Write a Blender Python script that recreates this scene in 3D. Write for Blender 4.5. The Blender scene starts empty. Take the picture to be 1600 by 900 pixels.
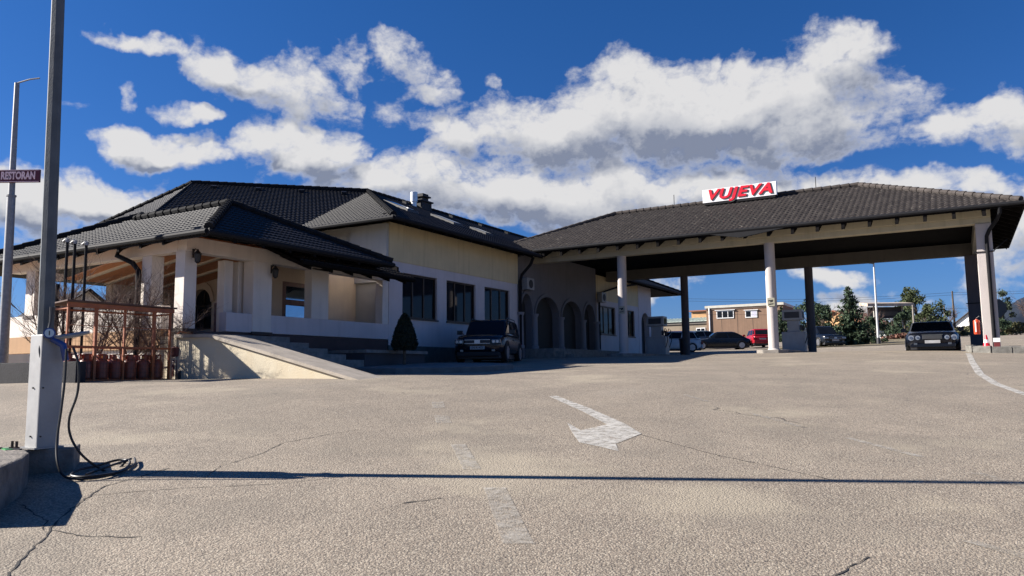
import bpy, bmesh, math, random
import numpy as np
from mathutils import Vector, Matrix, geometry
R = math.radians
S = bpy.context.scene
COL = S.collection
random.seed(7)

# ------------------------------------------------------------------ camera
# world: x and y run along the walls of the building, z up, metres; the eye stands at the origin, 1.6 m up
cam = bpy.data.cameras.new("camera"); co = bpy.data.objects.new("camera", cam); COL.objects.link(co)
CR = Vector((.86619931, .49958597, -.01061187)); CD = Vector((-.06363075, .08921178, -.99397806)); CF = Vector((-.49563079, .86165835, .10906422))
m = Matrix.Identity(4)
for i in range(3):
    m[i][0] = CR[i]; m[i][1] = -CD[i]; m[i][2] = -CF[i]
m.translation = (0, 0, 1.6)
co.matrix_world = m
cam.sensor_width = 36; cam.lens = 1207.32/1600*36; cam.clip_start = .05; cam.clip_end = 20000
S.camera = co
S.render.resolution_x = 1024; S.render.resolution_y = 576
S.view_settings.view_transform = 'Standard'; S.view_settings.look = 'None'
S.view_settings.exposure = 1.30
S.view_settings.gamma = 1

# ------------------------------------------------------------------ sun and sky
TO_SUN = Vector((-.912, -.42, 0)).normalized()*math.cos(R(29)) + Vector((0, 0, math.sin(R(29))))
sun = bpy.data.lights.new("sun", 'SUN'); sun.energy = 5.0; sun.angle = R(.53); sun.color = (1, .94, .86)
so = bpy.data.objects.new("sun", sun); COL.objects.link(so)
so.rotation_euler = TO_SUN.to_track_quat('Z', 'Y').to_euler(); so.location = (-30, -20, 40)
world = bpy.data.worlds.new("World"); S.world = world; world.use_nodes = True
world.cycles.sampling_method = 'MANUAL'; world.cycles.sample_map_resolution = 256
nt = world.node_tree; N = nt.nodes; L = nt.links; N.clear()
out = N.new('ShaderNodeOutputWorld'); bg = N.new('ShaderNodeBackground'); L.new(bg.outputs[0], out.inputs[0])
sky = N.new('ShaderNodeTexSky'); sky.sky_type = 'NISHITA'; sky.sun_disc = False
sky.sun_elevation = R(29); sky.sun_rotation = math.atan2(TO_SUN.x, TO_SUN.y)
sky.altitude = 700; sky.air_density = 1.0; sky.dust_density = .35; sky.ozone_density = 3.0
bg.inputs[1].default_value = .05
BLOBS=[ (-0.281,0.322,0.26,0.065,-0.029,1.15),(-0.106,0.35,0.086,0.05,-0.156,1.0),(-0.35,0.346,0.116,0.054,-0.071,0.9),(-0.435,0.311,0.135,0.059,-0.041,1.0),(-0.503,0.321,0.077,0.047,-0.019,0.8),(-0.161,0.298,0.14,0.056,-0.122,1.0),(0.005,0.265,0.075,0.032,-0.007,0.8),(0.07,0.264,0.047,0.04,-0.181,0.8),(-0.77,0.272,0.088,0.043,-0.155,1.1),(-0.825,0.292,0.055,0.031,0.073,0.8),(-0.94,0.274,0.09,0.028,0.01,1.05),(-0.977,0.38,0.083,0.014,-0.093,0.75),(-0.889,0.368,0.097,0.028,-0.091,0.85),(-0.787,0.352,0.072,0.057,-0.058,0.7),(-0.739,0.385,0.033,0.034,0.065,0.6),(-0.673,0.4,0.049,0.031,-0.357,0.75),(-0.63,0.371,0.046,0.031,-0.296,0.7),(-0.655,0.328,0.058,0.024,-0.218,0.55),(-0.588,0.302,0.076,0.04,-0.325,0.7),(-0.992,0.325,0.019,0.015,-0.611,0.6),(-0.924,0.32,0.047,0.012,-0.027,0.7),(-0.546,0.376,0.014,0.014,-0.002,0.45),(-0.453,0.232,0.349,0.057,-0.037,1.0),(-0.655,0.24,0.134,0.04,0.016,0.9),(-1.042,0.201,0.137,0.036,0.096,1.1),(-1.103,0.181,0.072,0.041,0.101,1.0),(-0.956,0.224,0.049,0.022,0.087,0.6),(-0.065,0.209,0.147,0.024,-0.115,0.9),(-0.233,0.221,0.153,0.047,-0.079,0.7),(0.031,0.194,0.055,0.015,-0.13,0.6),(0.07,0.147,0.063,0.062,-0.111,0.75),(-0.127,0.111,0.053,0.02,-0.058,0.85),(-0.108,0.073,0.042,0.027,-0.044,0.8),(-0.04,0.077,0.039,0.013,-0.053,0.6),(0.043,0.094,0.053,0.049,-0.072,0.55),(-0.035,0.055,0.077,0.018,-0.042,0.6),(-0.26,0.151,0.093,0.024,-0.053,0.4),(-0.414,0.116,0.164,0.033,-0.026,0.5),(-1.021,0.149,0.132,0.029,0.065,0.6),(-1.051,0.309,0.016,0.007,0.156,0.4),(0.018,0.28,0.038,0.015,-0.171,0.4),(-0.462,0.191,0.059,0.02,-0.023,0.5),(-1.25,0.22,0.099,0.055,0.17,0.9),(-1.39,0.144,0.096,0.059,0.148,0.9),(0.229,0.189,0.09,0.054,-0.187,0.9),(0.379,0.122,0.083,0.047,-0.17,0.9) ]
def mth(nt, op, a, b=None, c=None, clamp=False):
    n = nt.nodes.new('ShaderNodeMath'); n.operation = op; n.use_clamp = clamp
    for i, v in enumerate((a, b, c)):
        if v is None: continue
        if isinstance(v, (int, float)): n.inputs[i].default_value = v
        else: nt.links.new(v, n.inputs[i])
    return n.outputs[0]
def vmth(nt, op, a, b):
    n = nt.nodes.new('ShaderNodeVectorMath'); n.operation = op
    for i, v in enumerate((a, b)):
        if isinstance(v, tuple): n.inputs[i].default_value = v
        else: nt.links.new(v, n.inputs[i])
    return n.outputs[0]
g = bpy.data.node_groups.new("cloud_density", 'ShaderNodeTree')
g.interface.new_socket("P", in_out='INPUT', socket_type='NodeSocketVector')
g.interface.new_socket("D", in_out='OUTPUT', socket_type='NodeSocketFloat')
gi = g.nodes.new('NodeGroupInput'); go = g.nodes.new('NodeGroupOutput')
def gnoise(scale, detail, rough, off, src, dist=0):
    n = g.nodes.new('ShaderNodeTexNoise'); n.inputs['Scale'].default_value = scale; n.inputs['Detail'].default_value = detail
    n.inputs['Roughness'].default_value = rough; n.inputs['Distortion'].default_value = dist
    g.links.new(vmth(g, 'ADD', src, off), n.inputs['Vector']); return n
wn = gnoise(6, 5, .6, (3, 7, 0), gi.outputs[0])
warp = vmth(g, 'MULTIPLY', vmth(g, 'SUBTRACT', wn.outputs['Color'], (.5, .5, .5)), (.20, .11, 0))
pw = vmth(g, 'ADD', gi.outputs[0], warp)
acc = None
for (a, e, ra, rb, th, s) in BLOBS:
    mp = g.nodes.new('ShaderNodeMapping'); mp.vector_type = 'TEXTURE'
    mp.inputs['Location'].default_value = (a, e, 0); mp.inputs['Rotation'].default_value = (0, 0, th); mp.inputs['Scale'].default_value = (ra*1.04, rb*1.04, 1)
    g.links.new(pw, mp.inputs[0])
    d = g.nodes.new('ShaderNodeVectorMath'); d.operation = 'DOT_PRODUCT'; g.links.new(mp.outputs[0], d.inputs[0]); g.links.new(mp.outputs[0], d.inputs[1])
    v = mth(g, 'MULTIPLY_ADD', d.outputs['Value'], -s, s)
    acc = v if acc is None else mth(g, 'SMOOTH_MAX', acc, v, .15)
acc = mth(g, 'MAXIMUM', acc, -.75)
vor = g.nodes.new('ShaderNodeTexVoronoi'); vor.feature = 'F1'; vor.inputs['Scale'].default_value = 15; vor.inputs['Detail'].default_value = 2.5; vor.inputs['Roughness'].default_value = .6; vor.inputs['Lacunarity'].default_value = 2.3
g.links.new(vmth(g, 'MULTIPLY', pw, (1, 1.35, 1)), vor.inputs['Vector'])
n1 = gnoise(11, 5, .6, (0, 0, 2), vmth(g, 'MULTIPLY', gi.outputs[0], (1, 1.7, 1)), .2)
n2 = gnoise(42, 5, .68, (5, 1, 0), vmth(g, 'MULTIPLY', gi.outputs[0], (1, 1.4, 1)))
dd = mth(g, 'ADD', mth(g, 'MULTIPLY', acc, 1.75), mth(g, 'MULTIPLY', mth(g, 'SUBTRACT', .66, vor.outputs['Distance']), .95))
dd = mth(g, 'ADD', dd, mth(g, 'MULTIPLY', mth(g, 'SUBTRACT', n1.outputs[0], .5), 1.2))
dd = mth(g, 'ADD', dd, mth(g, 'MULTIPLY', mth(g, 'SUBTRACT', n2.outputs[0], .5), 1.35))
g.links.new(dd, go.inputs[0]); g.interface.new_socket("A", in_out='OUTPUT', socket_type='NodeSocketFloat'); g.links.new(acc, go.inputs[1])
tc = N.new('ShaderNodeTexCoord'); nz = vmth(nt, 'NORMALIZE', tc.outputs['Generated'], (0, 0, 0))
sp = N.new('ShaderNodeSeparateXYZ'); L.new(nz, sp.inputs[0])
az = mth(nt, 'ARCTAN2', sp.outputs[0], sp.outputs[1]); el = mth(nt, 'ARCSINE', sp.outputs[2])
cb = N.new('ShaderNodeCombineXYZ'); L.new(az, cb.inputs[0]); L.new(el, cb.inputs[1])
def dens(off):
    q = N.new('ShaderNodeGroup'); q.node_tree = g; L.new(vmth(nt, 'ADD', cb.outputs[0], off), q.inputs[0]); return q
q0 = dens((0, 0, 0)); d0 = q0.outputs[0]; q1 = dens((-.012, .026, 0)); d1 = q1.outputs[0]; bott = mth(nt, 'SUBTRACT', q0.outputs[1], q1.outputs[1])
def mrange(nt, v, a, b, c=0, d=1, smooth=True):
    n = nt.nodes.new('ShaderNodeMapRange'); n.interpolation_type = 'SMOOTHSTEP' if smooth else 'LINEAR'
    n.inputs[1].default_value = a; n.inputs[2].default_value = b; n.inputs[3].default_value = c; n.inputs[4].default_value = d
    nt.links.new(v, n.inputs[0]); return n.outputs[0]
alpha = mrange(nt, d0, -.22, 1.0)
lit = mrange(nt, mth(nt, 'SUBTRACT', d0, d1), -1.1, .8)
base = mrange(nt, bott, -.24, .28)
thick = mrange(nt, d0, .2, 1.1)
shade = mth(nt, 'ADD', mth(nt, 'MULTIPLY', lit, .40), mth(nt, 'MULTIPLY', mth(nt, 'SUBTRACT', 1.0, mth(nt, 'MULTIPLY', mth(nt, 'SUBTRACT', 1.0, base), thick)), .62))
cr = N.new('ShaderNodeValToRGB'); L.new(shade, cr.inputs[0])
e = cr.color_ramp.elements; e[0].position = .22; e[0].color = (2.5, 2.9, 4.0, 1); e[1].position = .92; e[1].color = (8.2, 8.15, 8.25, 1)
k = cr.color_ramp.elements.new(.55); k.color = (5.6, 5.8, 6.4, 1)
hs = N.new('ShaderNodeHueSaturation'); hs.inputs['Saturation'].default_value = 1.25; hs.inputs['Value'].default_value = 1.0; L.new(sky.outputs[0], hs.inputs['Color'])
tint = N.new('ShaderNodeValToRGB'); L.new(el, tint.inputs[0]); te = tint.color_ramp.elements; te[0].position = .0; te[0].color = (.42, .56, 1.1, 1); t3 = tint.color_ramp.elements.new(.12); t3.color = (.52, .72, 1.12, 1); te = tint.color_ramp.elements; te[-1].position = .45; te[-1].color = (.60, .86, 1.22, 1)
mx = N.new('ShaderNodeMix'); mx.data_type = 'RGBA'; L.new(alpha, mx.inputs[0]); L.new(vmth(nt, 'MULTIPLY', hs.outputs[0], tint.outputs[0]), mx.inputs[6]); L.new(cr.outputs[0], mx.inputs[7])
L.new(vmth(nt, 'MULTIPLY', mx.outputs[2], (.74, .74, .74)), bg.inputs[0])

# ------------------------------------------------------------------ materials
MATS = {}
def pm(name, col, rough=.75, var=.12, scale=3.0, bump=0, bscale=40, metal=0, spec=.5, col2=None, obj=False, detail=5, stretch=None, coat=0, amt=1.0):
    """procedural Principled material: base colour varied by noise, optional second colour in patches, noise bump"""
    if name in MATS: return MATS[name]
    M = bpy.data.materials.new(name); M.use_nodes = True; t = M.node_tree; b = t.nodes['Principled BSDF']
    b.inputs['Roughness'].default_value = rough; b.inputs['Metallic'].default_value = metal; b.inputs['Specular IOR Level'].default_value = spec
    b.inputs['Coat Weight'].default_value = coat
    if obj: src = t.nodes.new('ShaderNodeTexCoord').outputs['Object']
    else: src = t.nodes.new('ShaderNodeNewGeometry').outputs['Position']
    if stretch: src = vmth(t, 'MULTIPLY', src, stretch)
    n = t.nodes.new('ShaderNodeTexNoise'); n.inputs['Scale'].default_value = scale; n.inputs['Detail'].default_value = detail; n.inputs['Roughness'].default_value = .6
    t.links.new(src, n.inputs['Vector'])
    r = t.nodes.new('ShaderNodeValToRGB'); t.links.new(n.outputs[0], r.inputs[0])
    c2 = col2 or tuple(min(1, c*(1+var)) for c in col)
    c1 = tuple(c*(1-var) for c in col) if not col2 else col
    r.color_ramp.elements[0].position = .32; r.color_ramp.elements[0].color = (*c1, 1)
    r.color_ramp.elements[1].position = .68; r.color_ramp.elements[1].color = (*c2, 1)
    t.links.new(r.outputs[0], b.inputs['Base Color'])
    if bump:
        n2 = t.nodes.new('ShaderNodeTexNoise'); n2.inputs['Scale'].default_value = bscale; n2.inputs['Detail'].default_value = 4; t.links.new(src, n2.inputs['Vector'])
        bp = t.nodes.new('ShaderNodeBump'); bp.inputs['Strength'].default_value = bump; bp.inputs['Distance'].default_value = .02; t.links.new(n2.outputs[0], bp.inputs['Height'])
        t.links.new(bp.outputs[0], b.inputs['Normal'])
    MATS[name] = M; return M
def wallmat(name, col, dirt=.2):
    """rendered wall: blotches plus vertical run stains"""
    if name in MATS: return MATS[name]
    M = pm(name, col, .9, .06, 1.2, .25, 120); t = M.node_tree; b = t.nodes['Principled BSDF']
    old = b.inputs['Base Color'].links[0].from_socket
    src = vmth(t, 'MULTIPLY', t.nodes.new('ShaderNodeNewGeometry').outputs['Position'], (3, 3, .22))
    n = t.nodes.new('ShaderNodeTexNoise'); n.inputs['Scale'].default_value = 1.6; n.inputs['Detail'].default_value = 7; t.links.new(src, n.inputs[0])
    f = mrange(t, n.outputs[0], .47, .75, 0, dirt)
    x = t.nodes.new('ShaderNodeMix'); x.data_type = 'RGBA'; t.links.new(f, x.inputs[0]); t.links.new(old, x.inputs[6]); x.inputs[7].default_value = (*[c*.5 for c in col], 1)
    t.links.new(x.outputs[2], b.inputs['Base Color']); return M
def glassmat(name, col=(.012, .014, .018), rough=.04):
    M = pm(name, col, rough, .3, .8, 0, spec=.5); M.node_tree.nodes['Principled BSDF'].inputs['Specular IOR Level'].default_value = .12; return M
CREAM = wallmat('cream_render', (.64, .52, .31), .35); LILAC = wallmat('white_render', (.60, .54, .53)); PORCH = wallmat('pale_render', (.72, .65, .58)); INNER = wallmat('peach_render', (.60, .48, .36))
BAND = wallmat('tan_band_paint', (0.400, 0.240, 0.128)); PLINTH = pm('green_plinth_paint', (.07, .09, .085), .8, .3, 4, .3, 30); BEAM = wallmat('beam_paint', (.50, .45, .33), .3)
COLM = wallmat('column_paint', (0.480, 0.432, 0.408), .18); CONC = pm('concrete', (0.225, 0.203, 0.180), .9, .25, 5, .5, 60); RAMPC = pm('ramp_render', (0.540, 0.480, 0.360), .9, .25, 2.5, .4, 50, col2=(.52, .44, .31))
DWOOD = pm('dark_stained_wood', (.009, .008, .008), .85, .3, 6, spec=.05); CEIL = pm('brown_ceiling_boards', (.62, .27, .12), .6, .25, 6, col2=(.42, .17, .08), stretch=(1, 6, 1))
FRAME = pm('brown_window_frame', (.030, .018, .014), .45, .2, 8); DOORW = pm('brown_door_wood', (.13, .05, .03), .5, .25, 9, stretch=(1, 1, .2))
GUT = pm('dark_metal_gutter', (.012, .012, .014), .75, .2, 4, metal=.0, spec=.18); GLASS = glassmat('window_glass'); STEEL = pm('galvanised_steel', (.26, .26, .26), .5, .15, 12, .05, 30, metal=.35)
STEELD = pm('dull_galvanised_steel', (.10, .11, .115), .6, .18, 5, .05, 60, metal=.35)
CABM = pm('grey_cabinet_metal', (.31, .305, .30), .5, .14, 5, .04, 10, metal=.1, col2=(.40, .395, .385)); RUST = pm('rust_painted_steel', (.40, .12, .035), .6, .35, 8, .1, 40, col2=(.26, .075, .03))
BLACK = pm('black_rubber', (.010, .010, .011), .5, .2, 10); WHITE = pm('white_paint', (.78, .78, .77), .5, .04, 4); RED = pm('red_paint', (.62, .015, .03), .35, .1, 4)
BLUEP = pm('blue_plastic', (.02, .05, .20), .35, .2, 8); BARK = pm('bark', (.10, .075, .055), .95, .35, 12, .6, 30); TWIG = pm('bare_twigs', (.12, .078, .060), .9, .35, 9)
NEED = pm('spruce_needles', (.018, .040, .020), .85, .4, 2.2, col2=(.040, .065, .028), obj=True); PINE = pm('pine_needles', (.030, .045, .014), .85, .4, 2.2, col2=(.062, .078, .026), obj=True)
DKLEAF = pm('dark_cypress_leaves', (.012, .020, .010), .9, .4, 8, col2=(.022, .034, .016), obj=True)

def tilemat(name, c1, c2, moss, glossy):
    M = bpy.data.materials.new(name); M.use_nodes = True; t = M.node_tree; b = t.nodes['Principled BSDF']; b.inputs['Roughness'].default_value = glossy
    a = t.nodes.new('ShaderNodeAttribute'); a.attribute_name = 'tile'
    w = t.nodes.new('ShaderNodeTexWhiteNoise'); w.noise_dimensions = '3D'; t.links.new(a.outputs['Vector'], w.inputs['Vector'])
    pos = t.nodes.new('ShaderNodeNewGeometry').outputs['Position']
    n = t.nodes.new('ShaderNodeTexNoise'); n.inputs['Scale'].default_value = .9; n.inputs['Detail'].default_value = 6; t.links.new(pos, n.inputs[0])
    f = mth(t, 'ADD', mth(t, 'MULTIPLY', w.outputs['Value'], .55), mth(t, 'MULTIPLY', n.outputs[0], .5))
    x = t.nodes.new('ShaderNodeMix'); x.data_type = 'RGBA'; t.links.new(f, x.inputs[0]); x.inputs[6].default_value = (*c1, 1); x.inputs[7].default_value = (*c2, 1)
    n2 = t.nodes.new('ShaderNodeTexNoise'); n2.inputs['Scale'].default_value = 9; n2.inputs['Detail'].default_value = 6; n2.inputs['Roughness'].default_value = .7; t.links.new(pos, n2.inputs[0])
    x2 = t.nodes.new('ShaderNodeMix'); x2.data_type = 'RGBA'; t.links.new(mrange(t, n2.outputs[0], .56, .70, 0, moss), x2.inputs[0]); t.links.new(x.outputs[2], x2.inputs[6]); x2.inputs[7].default_value = (.22, .20, .17, 1)
    t.links.new(x2.outputs[2], b.inputs['Base Color'])
    bp = t.nodes.new('ShaderNodeBump'); bp.inputs['Strength'].default_value = .3; bp.inputs['Distance'].default_value = .01; n3 = t.nodes.new('ShaderNodeTexNoise'); n3.inputs['Scale'].default_value = 60; t.links.new(pos, n3.inputs[0])
    t.links.new(n3.outputs[0], bp.inputs['Height']); t.links.new(bp.outputs[0], b.inputs['Normal']); return M
TILE = tilemat('charcoal_roof_tile', (.004, .004, .005), (.013, .012, .013), .07, .5)
TILEC = tilemat('weathered_roof_tile', (.022, .019, .019), (.050, .043, .040), .6, .8)

RIDGE = pm('ridge_tile_charcoal', (.018, .018, .019), .9, .3, 5, .3, 50, spec=.12); RIDGEC = pm('ridge_tile_weathered', (.06, .052, .048), .9, .35, 5, .3, 50, spec=.15)
for m_ in (TILE, TILEC): m_.node_tree.nodes['Principled BSDF'].inputs['Specular IOR Level'].default_value = .14

# ------------------------------------------------------------------ mesh helpers
ORG = {}
class MB:
    def __init__(s): s.v = []; s.f = []
    def add(s, vs, fs):
        k = len(s.v); s.v += [tuple(v) for v in vs]; s.f += [tuple(i+k for i in f) for f in fs]; return s
    def box(s, x0, x1, y0, y1, z0, z1):
        return s.add([(x, y, z) for z in (z0, z1) for x, y in ((x0, y0), (x1, y0), (x1, y1), (x0, y1))], [(3, 2, 1, 0), (4, 5, 6, 7), (0, 1, 5, 4), (1, 2, 6, 5), (2, 3, 7, 6), (3, 0, 4, 7)])
    def obox(s, c, ax, ay, az):
        c = Vector(c); ax = Vector(ax); ay = Vector(ay); az = Vector(az)
        return s.add([c + sx*ax + sy*ay + sz*az for sz in (-1, 1) for sx, sy in ((-1, -1), (1, -1), (1, 1), (-1, 1))], [(3, 2, 1, 0), (4, 5, 6, 7), (0, 1, 5, 4), (1, 2, 6, 5), (2, 3, 7, 6), (3, 0, 4, 7)])
    def prism(s, poly, z0, z1):
        n = len(poly); zt = z1 if hasattr(z1, '__len__') else [z1]*n; zb = z0 if hasattr(z0, '__len__') else [z0]*n
        return s.add([(p[0], p[1], zb[i]) for i, p in enumerate(poly)] + [(p[0], p[1], zt[i]) for i, p in enumerate(poly)],
                     [tuple(range(n))[::-1], tuple(range(n, 2*n))] + [(i, (i+1) % n, n+(i+1) % n, n+i) for i in range(n)])
    def extr(s, poly3, d):
        n = len(poly3); d = Vector(d)
        return s.add([Vector(p) for p in poly3] + [Vector(p)+d for p in poly3], [tuple(range(n))[::-1], tuple(range(n, 2*n))] + [(i, (i+1) % n, n+(i+1) % n, n+i) for i in range(n)])
    def tube(s, pts, rad, n=8, caps=True):
        pts = [Vector(p) for p in pts]; k = len(s.v); m = len(pts); rad = rad if hasattr(rad, '__len__') else [rad]*m
        d0 = (pts[1]-pts[0]).normalized(); up = Vector((0, 0, 1)) if abs(d0.z) < .9 else Vector((1, 0, 0)); a = d0.cross(up).normalized()
        for i, p in enumerate(pts):
            d = (pts[min(i+1, m-1)] - pts[max(i-1, 0)]).normalized(); a = (a - d*a.dot(d)).normalized(); b = d.cross(a)
            s.v += [tuple(p + rad[i]*(math.cos(2*math.pi*j/n)*a + math.sin(2*math.pi*j/n)*b)) for j in range(n)]
        for i in range(m-1):
            s.f += [(k+i*n+j, k+i*n+(j+1) % n, k+(i+1)*n+(j+1) % n, k+(i+1)*n+j) for j in range(n)]
        if caps: s.f += [tuple(k+j for j in range(n))[::-1], tuple(k+(m-1)*n+j for j in range(n))]
        return s
    def lathe(s, c, prof, n=16):
        c = Vector(c); k = len(s.v); m = len(prof)
        for r, z in prof: s.v += [(c.x+r*math.cos(2*math.pi*j/n), c.y+r*math.sin(2*math.pi*j/n), c.z+z) for j in range(n)]
        for i in range(m-1): s.f += [(k+i*n+j, k+i*n+(j+1) % n, k+(i+1)*n+(j+1) % n, k+(i+1)*n+j) for j in range(n)]
        s.f += [tuple(k+j for j in range(n))[::-1], tuple(k+(m-1)*n+j for j in range(n))]; return s
    def build(s, name, mat, parent=None, world=True, smooth=False, bevel=0, label=None, seg=2):
        me = bpy.data.meshes.new(name); o = bpy.data.objects.new(name, me); COL.objects.link(o)
        off = Vector((0, 0, 0))
        if parent is not None:
            o.parent = parent; ORG[o.name] = ORG[parent.name]
            if world: off = ORG[parent.name]
        elif world:
            a = np.array(s.v); off = Vector(((a[:, 0].min()+a[:, 0].max())/2, (a[:, 1].min()+a[:, 1].max())/2, a[:, 2].min())); o.location = off; ORG[o.name] = off.copy()
        else: ORG[o.name] = Vector((0, 0, 0))
        me.from_pydata([(v[0]-off.x, v[1]-off.y, v[2]-off.z) for v in s.v], [], s.f); me.materials.append(mat); me.update()
        if smooth:
            me.polygons.foreach_set('use_smooth', [True]*len(me.polygons))
            try: me.set_sharp_from_angle(angle=R(40))
            except Exception: pass
        if bevel:
            b = o.modifiers.new('bevel', 'BEVEL'); b.width = bevel; b.segments = seg; b.limit_method = 'ANGLE'
        if label: o['label'] = label
        return o
def thing(name, label, cat, loc=(0, 0, 0), rz=0, group=None):
    o = bpy.data.objects.new(name, None); COL.objects.link(o); o.location = loc; o.rotation_euler = (0, 0, rz); o.empty_display_size = .3
    o['label'] = label; o['category'] = cat; ORG[o.name] = Vector(loc)
    if group: o['group'] = group
    return o
def tag(o, label, cat, group=None):
    o['label'] = label; o['category'] = cat
    if group: o['group'] = group
    return o
def struct(o): o['kind'] = 'structure'; return o
def copy_tree(o, parent=None):
    c = o.copy(); COL.objects.link(c); c.parent = parent
    ORG[c.name] = ORG[o.name]
    for ch in o.children: copy_tree(ch, c)
    return c
def W(X, D): return (.866025*X - .5*D, .5*X + .866025*D)      # metres to the right of / ahead of the eye -> world x, y

def wall(mbx, o, u, nrm, th, outer, holes=()):
    """flat wall with openings: outline and holes in (along u, z), origin o=(x,y), extruded by th along -nrm"""
    loops = [[Vector((a, b, 0)) for a, b in outer]] + [[Vector((a, b, 0)) for a, b in h] for h in holes]
    flat = [p for l in loops for p in l]; tris = geometry.tessellate_polygon(loops)
    P = lambda p, d: (o[0]+u[0]*p.x-nrm[0]*d, o[1]+u[1]*p.x-nrm[1]*d, p.y)
    n = len(flat); vs = [P(p, 0) for p in flat] + [P(p, th) for p in flat]; fs = [tuple(t) for t in tris] + [tuple(i+n for i in t)[::-1] for t in tris]
    k = 0
    for l in loops:
        q = len(l); fs += [(k+i, k+(i+1) % q, n+k+(i+1) % q, n+k+i) for i in range(q)]; k += q
    mbx.add(vs, fs); return mbx
def rect(a, b, c, d): return [(a, c), (b, c), (b, d), (a, d)]
def arch(a, b, c, spring, top, n=12): 
    m_ = (a+b)/2; h = (b-a)/2
    return [(a, c), (b, c)] + [(m_+h*math.cos(math.pi*i/n), spring+(top-spring)*math.sin(math.pi*i/n)) for i in range(n+1)]

def pieces(mb, name, mat, parent, **kw):
    """every separate piece in the builder becomes a part of its own"""
    p = list(range(len(mb.v)))
    def f_(i):
        while p[i] != i: p[i] = p[p[i]]; i = p[i]
        return i
    for f in mb.f:
        for j in f[1:]: p[f_(j)] = f_(f[0])
    gr = {}
    for f in mb.f: gr.setdefault(f_(f[0]), []).append(f)
    for fs in gr.values():
        ids = sorted({i for f in fs for i in f}); ix = {i: k for k, i in enumerate(ids)}; q = MB(); q.add([mb.v[i] for i in ids], [tuple(ix[i] for i in f) for f in fs]); q.build(name, mat, parent, **kw)
def fixnormals(o):
    bm = bmesh.new(); bm.from_mesh(o.data); bmesh.ops.recalc_face_normals(bm, faces=bm.faces); bm.to_mesh(o.data); bm.free(); return o

# ------------------------------------------------------------------ tiled roofs
def tiles(name, E0, ud, fd, z0, slope, u0, u1, run, polys, mat, parent, tw=.165, tl=.33, nu=5):
    """one roof slope laid with interlocking pantiles, real relief: E0 on the eave, ud along it, fd up the slope"""
    ud = Vector((*ud, 0)).normalized(); fd = Vector((*fd, 0)).normalized()
    nt_ = int((u1-u0)/tw)+1; us = np.arange(nt_*nu+1)/nu*tw + u0
    ph = (np.arange(nt_*nu+1) % nu)/nu
    prof = tw*.17*(.5-.5*np.cos(2*math.pi*ph))**.8
    ch = tl*math.cos(math.atan(slope)); ns = int(run/ch)+1
    rows = []
    for j in range(ns):
        s0 = j*ch; s1 = (j+1)*ch; rows += [(s0-.0, .002), (s0+.004, .042), (s1, .004)]
    nr = len(rows); npt = len(us)
    V_ = np.zeros((nr, npt, 3)); T = np.zeros((nr, npt, 3))
    for i, (s, h) in enumerate(rows):
        V_[i, :, 0] = E0[0]+ud.x*us+fd.x*s; V_[i, :, 1] = E0[1]+ud.y*us+fd.y*s; V_[i, :, 2] = z0+slope*s+h+prof*(1 if h > .003 else .8)
    idx = np.arange(nr*npt).reshape(nr, npt)
    q = np.stack([idx[:-1, :-1], idx[:-1, 1:], idx[1:, 1:], idx[1:, :-1]], -1).reshape(-1, 4)
    fi = np.repeat(np.arange(nr-1), npt-1); fj = np.tile(np.arange(npt-1), nr-1)
    me = bpy.data.meshes.new(name); me.from_pydata(V_.reshape(-1, 3).tolist(), [], q.tolist())
    at = me.attributes.new('tile', 'FLOAT_VECTOR', 'FACE'); at.data.foreach_set('vector', np.stack([fj//nu, fi//3, fi*0], -1).astype(float).ravel())
    bmo = bmesh.new()
    for pl in polys:
        b = bmesh.new(); b.from_mesh(me); c = Vector((sum(p[0] for p in pl)/len(pl), sum(p[1] for p in pl)/len(pl), 0))
        for i in range(len(pl)):
            a = Vector((*pl[i], 0)); d = Vector((*pl[(i+1) % len(pl)], 0)) - a; n = Vector((d.y, -d.x, 0)).normalized()
            if n.dot(c-a) > 0: n = -n
            bmesh.ops.bisect_plane(b, geom=b.verts[:]+b.edges[:]+b.faces[:], plane_co=a+n*.02, plane_no=n, clear_outer=True)
        t = bpy.data.meshes.new('t'); b.to_mesh(t); b.free(); bmo.from_mesh(t); bpy.data.meshes.remove(t)
    bmo.normal_update()
    if bmo.faces and sum(f.normal.z for f in bmo.faces) < 0: bmesh.ops.reverse_faces(bmo, faces=bmo.faces)
    off = ORG[parent.name]; bmesh.ops.translate(bmo, verts=bmo.verts, vec=-off)
    bmo.to_mesh(me); bmo.free(); me.materials.append(mat)
    o = bpy.data.objects.new(name, me); COL.objects.link(o); o.parent = parent; ORG[o.name] = off; return o
def caps(mbx, a, b, r=.11):
    a = Vector(a); b = Vector(b); n = max(1, int((b-a).length/.38)); d = (b-a)/n
    for i in range(n): mbx.tube([a+d*i, a+d*(i+1.12)], [r*1.12, r*.86], 8)
def sheet(mbx, pts, t=.05):
    n = len(pts); mbx.add([(p[0], p[1], p[2]) for p in pts]+[(p[0], p[1], p[2]-t) for p in pts], [tuple(range(n)), tuple(range(n, 2*n))[::-1]] + [(i, n+i, n+(i+1) % n, (i+1) % n) for i in range(n)])

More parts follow.
